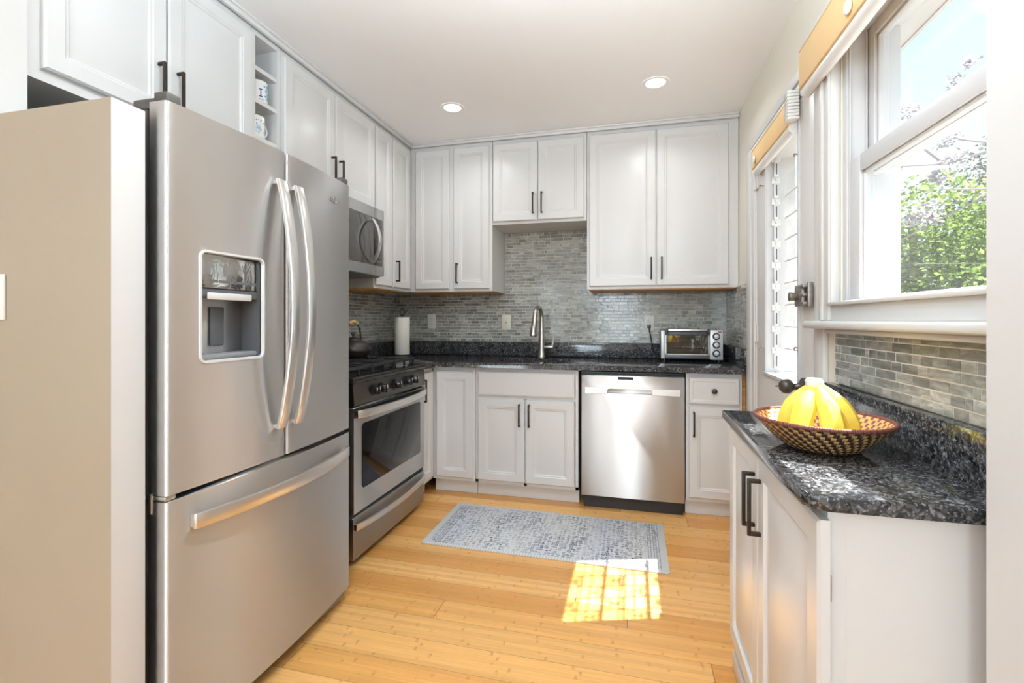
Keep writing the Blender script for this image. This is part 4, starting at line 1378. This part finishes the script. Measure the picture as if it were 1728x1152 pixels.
# paper towels on a black holder
px, py = -1.660, 3.235
ph = thing('paper_towel_holder', (px, py, CT), 'black upright paper towel holder in the back left corner', 'holder')
MB().lathe([(0, 0), (.075, 0), (.078, .004), (.074, .010), (0, .011)], (px, py, CT + .0004), seg=40).build('base', 'black_iron', ph)
t = MB().cyl((px, py, CT + .010), (px, py, 1.178), .008, seg=14)
t.tube([(px, py, 1.172)] + [(px + .020 * math.sin(R(a)) , py, 1.200 - .020 * math.cos(R(a)) * 1.2) for a in range(0, 361, 24)], .0042, seg=8)
t.build('post', 'black_iron', ph)
pr_ = MB().lathe([(.020, 0), (.0535, 0), (.0550, .002), (.0550, .274), (.0535, .276), (.020, .276), (.020, 0)], (px, py, CT + .018), seg=48, caps=False)
tag(pr_.build('paper_towel_roll', 'paper'), 'white paper towel roll standing on the black holder', 'paper towels')

# kettle on the back burner
kx_, ky_, kz = -1.60, 2.50, .9185
KT = thing('teapot', (kx_, ky_, kz), 'dark cast iron teapot with a bamboo-wrapped handle on the range', 'teapot')
MB().lathe([(0, 0), (.060, .0), (.085, .012), (.104, .038), (.106, .050), (.094, .075), (.070, .095), (.052, .102), (.048, .104), (0, .104)], (kx_, ky_, kz), seg=44).build('body', 'kettle_iron', KT)
ld = MB().lathe([(.050, .104), (.048, .110), (.030, .118), (.008, .122), (.006, .128), (.013, .136), (.012, .144), (0, .147)], (kx_, ky_, kz), seg=32).build('lid', 'kettle_iron', KT)
MB().tube([(kx_ + .02, ky_ - .080, kz + .05), (kx_ + .03, ky_ - .115, kz + .062), (kx_ + .035, ky_ - .140, kz + .092)], [.018, .013, .009], seg=12).build('spout', 'kettle_iron', KT)
arc = [(kx_, ky_ + .082 * math.cos(R(a)), kz + .085 + .128 * math.sin(R(a)) ** .8) for a in range(0, 181, 12)]
ah = MB().tube(arc, .0045, seg=10).build('bail_handle', 'black_iron', KT)
MB().tube(arc[5:11], .009, seg=12).build('grip', 'bamboo_handle', ah)

# mugs
def mug(x, y, z, label, style):
    root = thing('mug', (x, y, z), label, 'mug')
    r, hgt = .041, .096
    MB().lathe([(0, 0), (r * .9, 0), (r, .004), (r, hgt - .002), (r - .002, hgt), (r - .004, hgt - .003), (r - .004, .008), (0, .006)], (x, y, z + .0003), seg=40).build('cup', 'ceramic_white', root)
    ang = R(20) if style == 2 else R(215)
    dx, dy = math.sin(ang) * .3, math.cos(ang)
    pts = []
    for i in range(13):
        a = R(-90 + 180 * i / 12)
        d = r - .003 + .030 * math.cos(a)
        pts.append((x + dx * d, y + dy * d, z + .050 + .030 * math.sin(a)))
    MB().tube(pts, .005, seg=10).build('handle', 'ceramic_white', root)
    def patch(name, mat, cells):
        t = bmesh.new()
        for (a0, a1, z0, z1) in cells:
            N = 5
            for i in range(N):
                p = [R(a0 + (a1 - a0) * i / N), R(a0 + (a1 - a0) * (i + 1) / N)]
                vs = [t.verts.new((x + (r + .0006) * math.cos(q), y + (r + .0006) * math.sin(q), z + zz)) for q, zz in ((p[0], z0), (p[1], z0), (p[1], z1), (p[0], z1))]
                t.faces.new(vs)
        m = MB(); m.b.free(); m.b = t
        m.build(name, mat, root, recalc=False)
    if style == 1:
        # purple capital I with serifs, teal flowers to its right
        patch('letter', 'print_purple', [(-40, -20, .022, .027), (-33, -27, .027, .053), (-40, -20, .053, .058)])
        rnd = random.Random(3)
        patch('flower_print', 'print_teal', [(a, a + rnd.uniform(6, 12), zz, zz + rnd.uniform(.006, .012)) for a, zz in [(rnd.uniform(-14, 34), rnd.uniform(.012, .078)) for _ in range(26)]])
        patch('small_lettering', 'print_navy', [(-40 + i * 5, -37 + i * 5, .010, .014) for i in range(6)])
    else:
        rnd = random.Random(8)
        patch('pale_print', 'print_pale_blue', [(a, a + 12, zz, zz + .010) for a, zz in [(rnd.uniform(-50, 5), rnd.uniform(.012, .045)) for _ in range(16)]])
        patch('scroll_print', 'print_navy', [(a, a + 5, zz, zz + .003) for a, zz in [(rnd.uniform(-48, 8), rnd.uniform(.055, .075)) for _ in range(12)]])
mug(-1.625, 1.786, 2.103, 'white mug with a purple letter and teal flowers in the upper pigeonhole', 1)
mug(-1.625, 1.768, 1.943, 'white mug with pale blue print and visible handle in the lower pigeonhole', 2)

# woven basket with bananas
bc = Vector((.4300, 1.264, RT + .0004))
BK = thing('woven_basket', bc, 'shallow woven basket in purple and tan on the right counter', 'basket')
def coil(name, mat, prof, rows):
    seg = 96
    bm = bmesh.new()
    lay = bm.verts.layers.float_vector.new('weave')
    lf = None
    rings = []
    L = [0]
    for (a, b) in zip(prof, prof[1:]):
        L.append(L[-1] + math.hypot(b[0] - a[0], b[1] - a[1]))
    for (r, h), l in zip(prof, L):
        ring = []
        for i in range(seg + 1):
            a = 2 * PI * i / seg
            v = bm.verts.new((bc.x + r * math.cos(a), bc.y + r * math.sin(a), bc.z + h))
            v[lay] = (i / seg, l / L[-1] * rows, 0)
            ring.append(v)
        rings.append(ring)
    for A, B in zip(rings, rings[1:]):
        for i in range(seg):
            bm.faces.new((A[i], A[i + 1], B[i + 1], B[i]))
    m = MB(); m.b.free(); m.b = bm
    return m.build(name, mat, BK)
outp = [(.010, .0), (.060, .0), (.075, .004)] + [(.075 + .066 * s, .004 + .064 * s ** 1.25) for s in [i / 10 for i in range(1, 11)]]
inp = [(.005, .008), (.058, .008), (.072, .012)] + [(.072 + .065 * s, .012 + .058 * s ** 1.25) for s in [i / 10 for i in range(1, 11)]]
coil('outer_weave', 'basket_outside', outp, 14)
coil('inner_weave', 'basket_inside', inp, 14)
rim = [(.1395 + .0048 * math.cos(R(a)), .0690 + .0048 * math.sin(R(a))) for a in range(0, 361, 30)]
coil('rim', 'basket_rim', rim, 1)
BN = thing('banana_bunch', (bc.x, bc.y, bc.z + .012), 'bunch of bananas standing in the woven basket, stems taped white', 'bananas')
top = Vector((bc.x - .012, bc.y + .008, RT + .150))
for k, (ang, spread, lift) in enumerate(((222, .048, 0), (292, .052, .001), (345, .062, .003), (160, .048, 0))):
    d = Vector((math.cos(R(ang)), math.sin(R(ang)), 0))
    pts, rad = [], []
    for i in range(15):
        s = i / 14
        out = spread * (math.sin(s * PI * .60) ** 1.15)
        p = top + d * (.006 + out) + Vector((0, 0, -.130 * s + lift))
        pts.append(p)
        w = .0080 + .0165 * min(1, max(0, (s - .06) / .34)) ** .8 - .012 * max(0, (s - .76) / .24) ** 1.6
        rad.append(w)
    bn = MB().tube(pts, rad, seg=7).build('banana', 'banana_yellow', BN, smooth=50)
    if k < 3:
        MB().cyl(pts[-1] - Vector((0, 0, .001)), pts[-1] + (pts[-1] - pts[-2]).normalized() * .004, .0045, .003, seg=8).build('tip', 'bark', bn)
t = MB().lathe([(0, .010), (.015, .012), (.019, .006), (.018, -.004), (.014, -.012), (.010, -.014)], top, seg=16)
t.build('stem_tape', 'tape_white', BN)

# rug
rg = MB().prism([(-1.048, 2.250), (-1.042, 2.243), (.156, 2.240), (.163, 2.247), (.164, 2.770), (-1.048, 2.790)], .0006, .0075, bev=.002)
tag(rg.build('rug', 'rug_weave', origin=(-.4425, 2.5135, 0)), 'faded grey patterned rug on the bamboo floor before the sink', 'rug')

# recessed ceiling lights
def can(x, y, label, w=2.2):
    root = thing('recessed_light', (x, y, ZC - .004), label, 'ceiling light')
    MB().lathe([(.050, -.001), (.053, -.004), (.070, -.004), (.073, -.0005)], (x, y, ZC), seg=40, caps=False).build('trim_ring', 'ceiling_white', root)
    MB().lathe([(0, -.003), (.045, -.003), (.0515, -.0015)], (x, y, ZC), seg=36, caps=False).build('lens', 'lamp_lens', root)
    area_light('lamp', (x, y, ZC - .008), (x, y, 0), .09, .09, w, (.95, .97, 1.0), parent=root, shape='DISK', spread=150)
can(.120, 2.680, 'recessed ceiling light above the toaster oven side, nearer the window')
can(-1.052, 2.695, 'recessed ceiling light near the range, further from the window')
# two more downlights added as fill, unseen above the frame
for (x, y) in ((.0, 1.05), (-.75, 1.05)):
    area_light('ceiling_fill', (x, y, ZC - .008), (x, y, 0), .09, .09, 4, (.92, .97, 1.0), shape='DISK', spread=150)

# ================================================================== OUTSIDE
def foliage(name, mat, blobs, N, size, seed, parent):
    rnd = random.Random(seed)
    bm = bmesh.new()
    lay = bm.faces.layers.float.new('tone')
    tot = sum(b[3] ** 2 for b in blobs)
    for (cx, cy, cz, r, sq) in [(b[0], b[1], b[2], b[3], b[4] if len(b) > 4 else 1) for b in blobs]:
        for _ in range(int(N * r * r / tot)):
            while True:
                p = Vector((rnd.uniform(-1, 1), rnd.uniform(-1, 1), rnd.uniform(-1, 1)))
                if .25 < p.length < 1: break
            c = Vector((cx, cy, cz)) + Vector((p.x * r, p.y * r, p.z * r * sq))
            a = Vector((rnd.gauss(0, 1), rnd.gauss(0, 1), rnd.gauss(0, .5))).normalized()
            b = a.cross(Vector((rnd.gauss(0, 1), rnd.gauss(0, 1), rnd.gauss(0, 1)))).normalized()
            s = size * rnd.uniform(.6, 1.3)
            vs = [bm.verts.new(c + a * s * .0), bm.verts.new(c + a * s * .5 + b * s * .32), bm.verts.new(c + a * s), bm.verts.new(c + a * s * .5 - b * s * .32)]
            f = bm.faces.new(vs)
            f[lay] = rnd.random()
    m = MB(); m.b.free(); m.b = bm
    return m.build(name, mat, parent, recalc=False, smooth=0)
def tree(name, loc, label, crowns, trunk, group=None):
    root = thing(name, loc, label, 'tree', group)
    t = MB()
    for pts, rad in trunk:
        t.tube(pts, rad, seg=8)
    t.build('trunk', 'bark', root)
    for i, (nm, mat, blobs, N, size, seed) in enumerate(crowns):
        foliage(nm, mat, blobs, N, size, seed, root)
    return root
rnd = random.Random(4)
G0 = -.6
tree('leafy_tree', (4.9, 9.7, G0), 'bright green spring tree filling the lower window pane',
     [('crown', 'leaf_green', [(4.9, 9.7, 2.6, 1.15, .9), (4.35, 9.9, 2.3, .9, .9), (5.6, 9.6, 2.3, .95, .9), (5.1, 9.2, 1.6, 1.2, .7), (3.9, 9.8, 1.6, .9, .9), (5.9, 9.3, 1.5, .8, .8)], 15000, .085, 11)],
     [([(4.9, 9.7, G0), (4.92, 9.7, .8), (4.8, 9.75, 2.0), (4.7, 9.8, 3.0)], [.16, .13, .09, .04]), ([(4.92, 9.7, .8), (5.4, 9.6, 1.9), (5.7, 9.6, 2.6)], [.09, .06, .03])])
tree('silver_leaf_tree', (7.4, 11.2, G0), 'greyish pale tree behind the green tree at the right of the window',
     [('crown', 'leaf_grey', [(7.1, 11.2, 3.6, 1.2, .9), (7.6, 11.0, 2.6, 1.3, .9), (6.7, 11.3, 2.6, .9, .8), (7.3, 11.2, 4.5, .7, .9)], 9000, .09, 12)],
     [([(7.4, 11.2, G0), (7.35, 11.2, 1.5), (7.2, 11.2, 4.2)], [.18, .14, .05])])
tree('blossom_shrub', (3.9, 6.2, G0), 'low white-flowering shrub in front of the green tree outside',
     [('leaves', 'leaf_green', [(3.9, 6.2, 1.0, .55, .8), (3.4, 6.3, .9, .5, .8), (2.8, 6.4, .9, .5, .8)], 1300, .08, 13),
      ('blossoms', 'blossom', [(3.95, 6.15, 1.1, .6, .75), (3.3, 6.25, 1.0, .55, .7), (2.75, 6.35, 1.0, .45, .7)], 1300, .07, 14)],
     [([(3.9, 6.2, G0), (3.85, 6.2, .6)], [.06, .03]), ([(3.9, 6.2, G0), (3.3, 6.3, .6)], [.05, .02])])
# flowering branches reaching in from the right
br = [[(4.7, 6.4, 3.1), (4.2, 6.7, 3.15), (3.7, 6.9, 3.35), (3.35, 7.0, 3.7)], [(4.2, 6.7, 3.15), (3.7, 6.95, 3.05), (3.2, 7.1, 3.1)], [(4.6, 6.5, 3.1), (4.1, 6.55, 3.6), (3.75, 6.6, 3.95)], [(3.7, 6.95, 3.05), (3.3, 6.9, 3.4), (3.1, 7.0, 3.6)],
      [(4.7, 6.4, 2.9), (4.1, 6.7, 2.65), (3.6, 6.9, 2.35), (3.2, 7.05, 2.1)], [(4.1, 6.7, 2.65), (3.6, 6.85, 2.72)], [(3.6, 6.9, 2.35), (3.3, 6.9, 2.45)]]
ft = thing('flowering_tree', (5.6, 5.9, G0), 'thin-branched pink-white flowering tree close outside the window', 'tree')
t = MB()
t.tube([(5.6, 5.9, G0), (5.5, 6.0, 1.5), (5.1, 6.2, 2.6), (4.7, 6.4, 3.1)], [.10, .08, .05, .03], seg=8)
t.tube([(5.1, 6.2, 2.6), (4.7, 6.4, 2.9)], [.03, .02], seg=8)
for b in br:
    t.tube(b, [.018 - .013 * i / (len(b) - 1) for i in range(len(b))], seg=6)
t.build('branch', 'branch_grey', ft)
blobs = []
for b in br:
    for p in b[1:]:
        for _ in range(2):
            blobs.append((p[0] + rnd.uniform(-.10, .10), p[1] + rnd.uniform(-.1, .1), p[2] + rnd.uniform(-.1, .14), rnd.uniform(.07, .13), .8))
foliage('blossoms', 'blossom', blobs, 1500, .055, 15, ft)
# overhead wire across the garden
tag(MB().tube([(2.2, 6.9, 1.85), (4.5, 6.8, 1.80), (8.5, 6.6, 1.83)], .006, seg=6).build('overhead_wire', 'wire_black'), 'thin dark wire strung across the garden outside the window', 'wire')
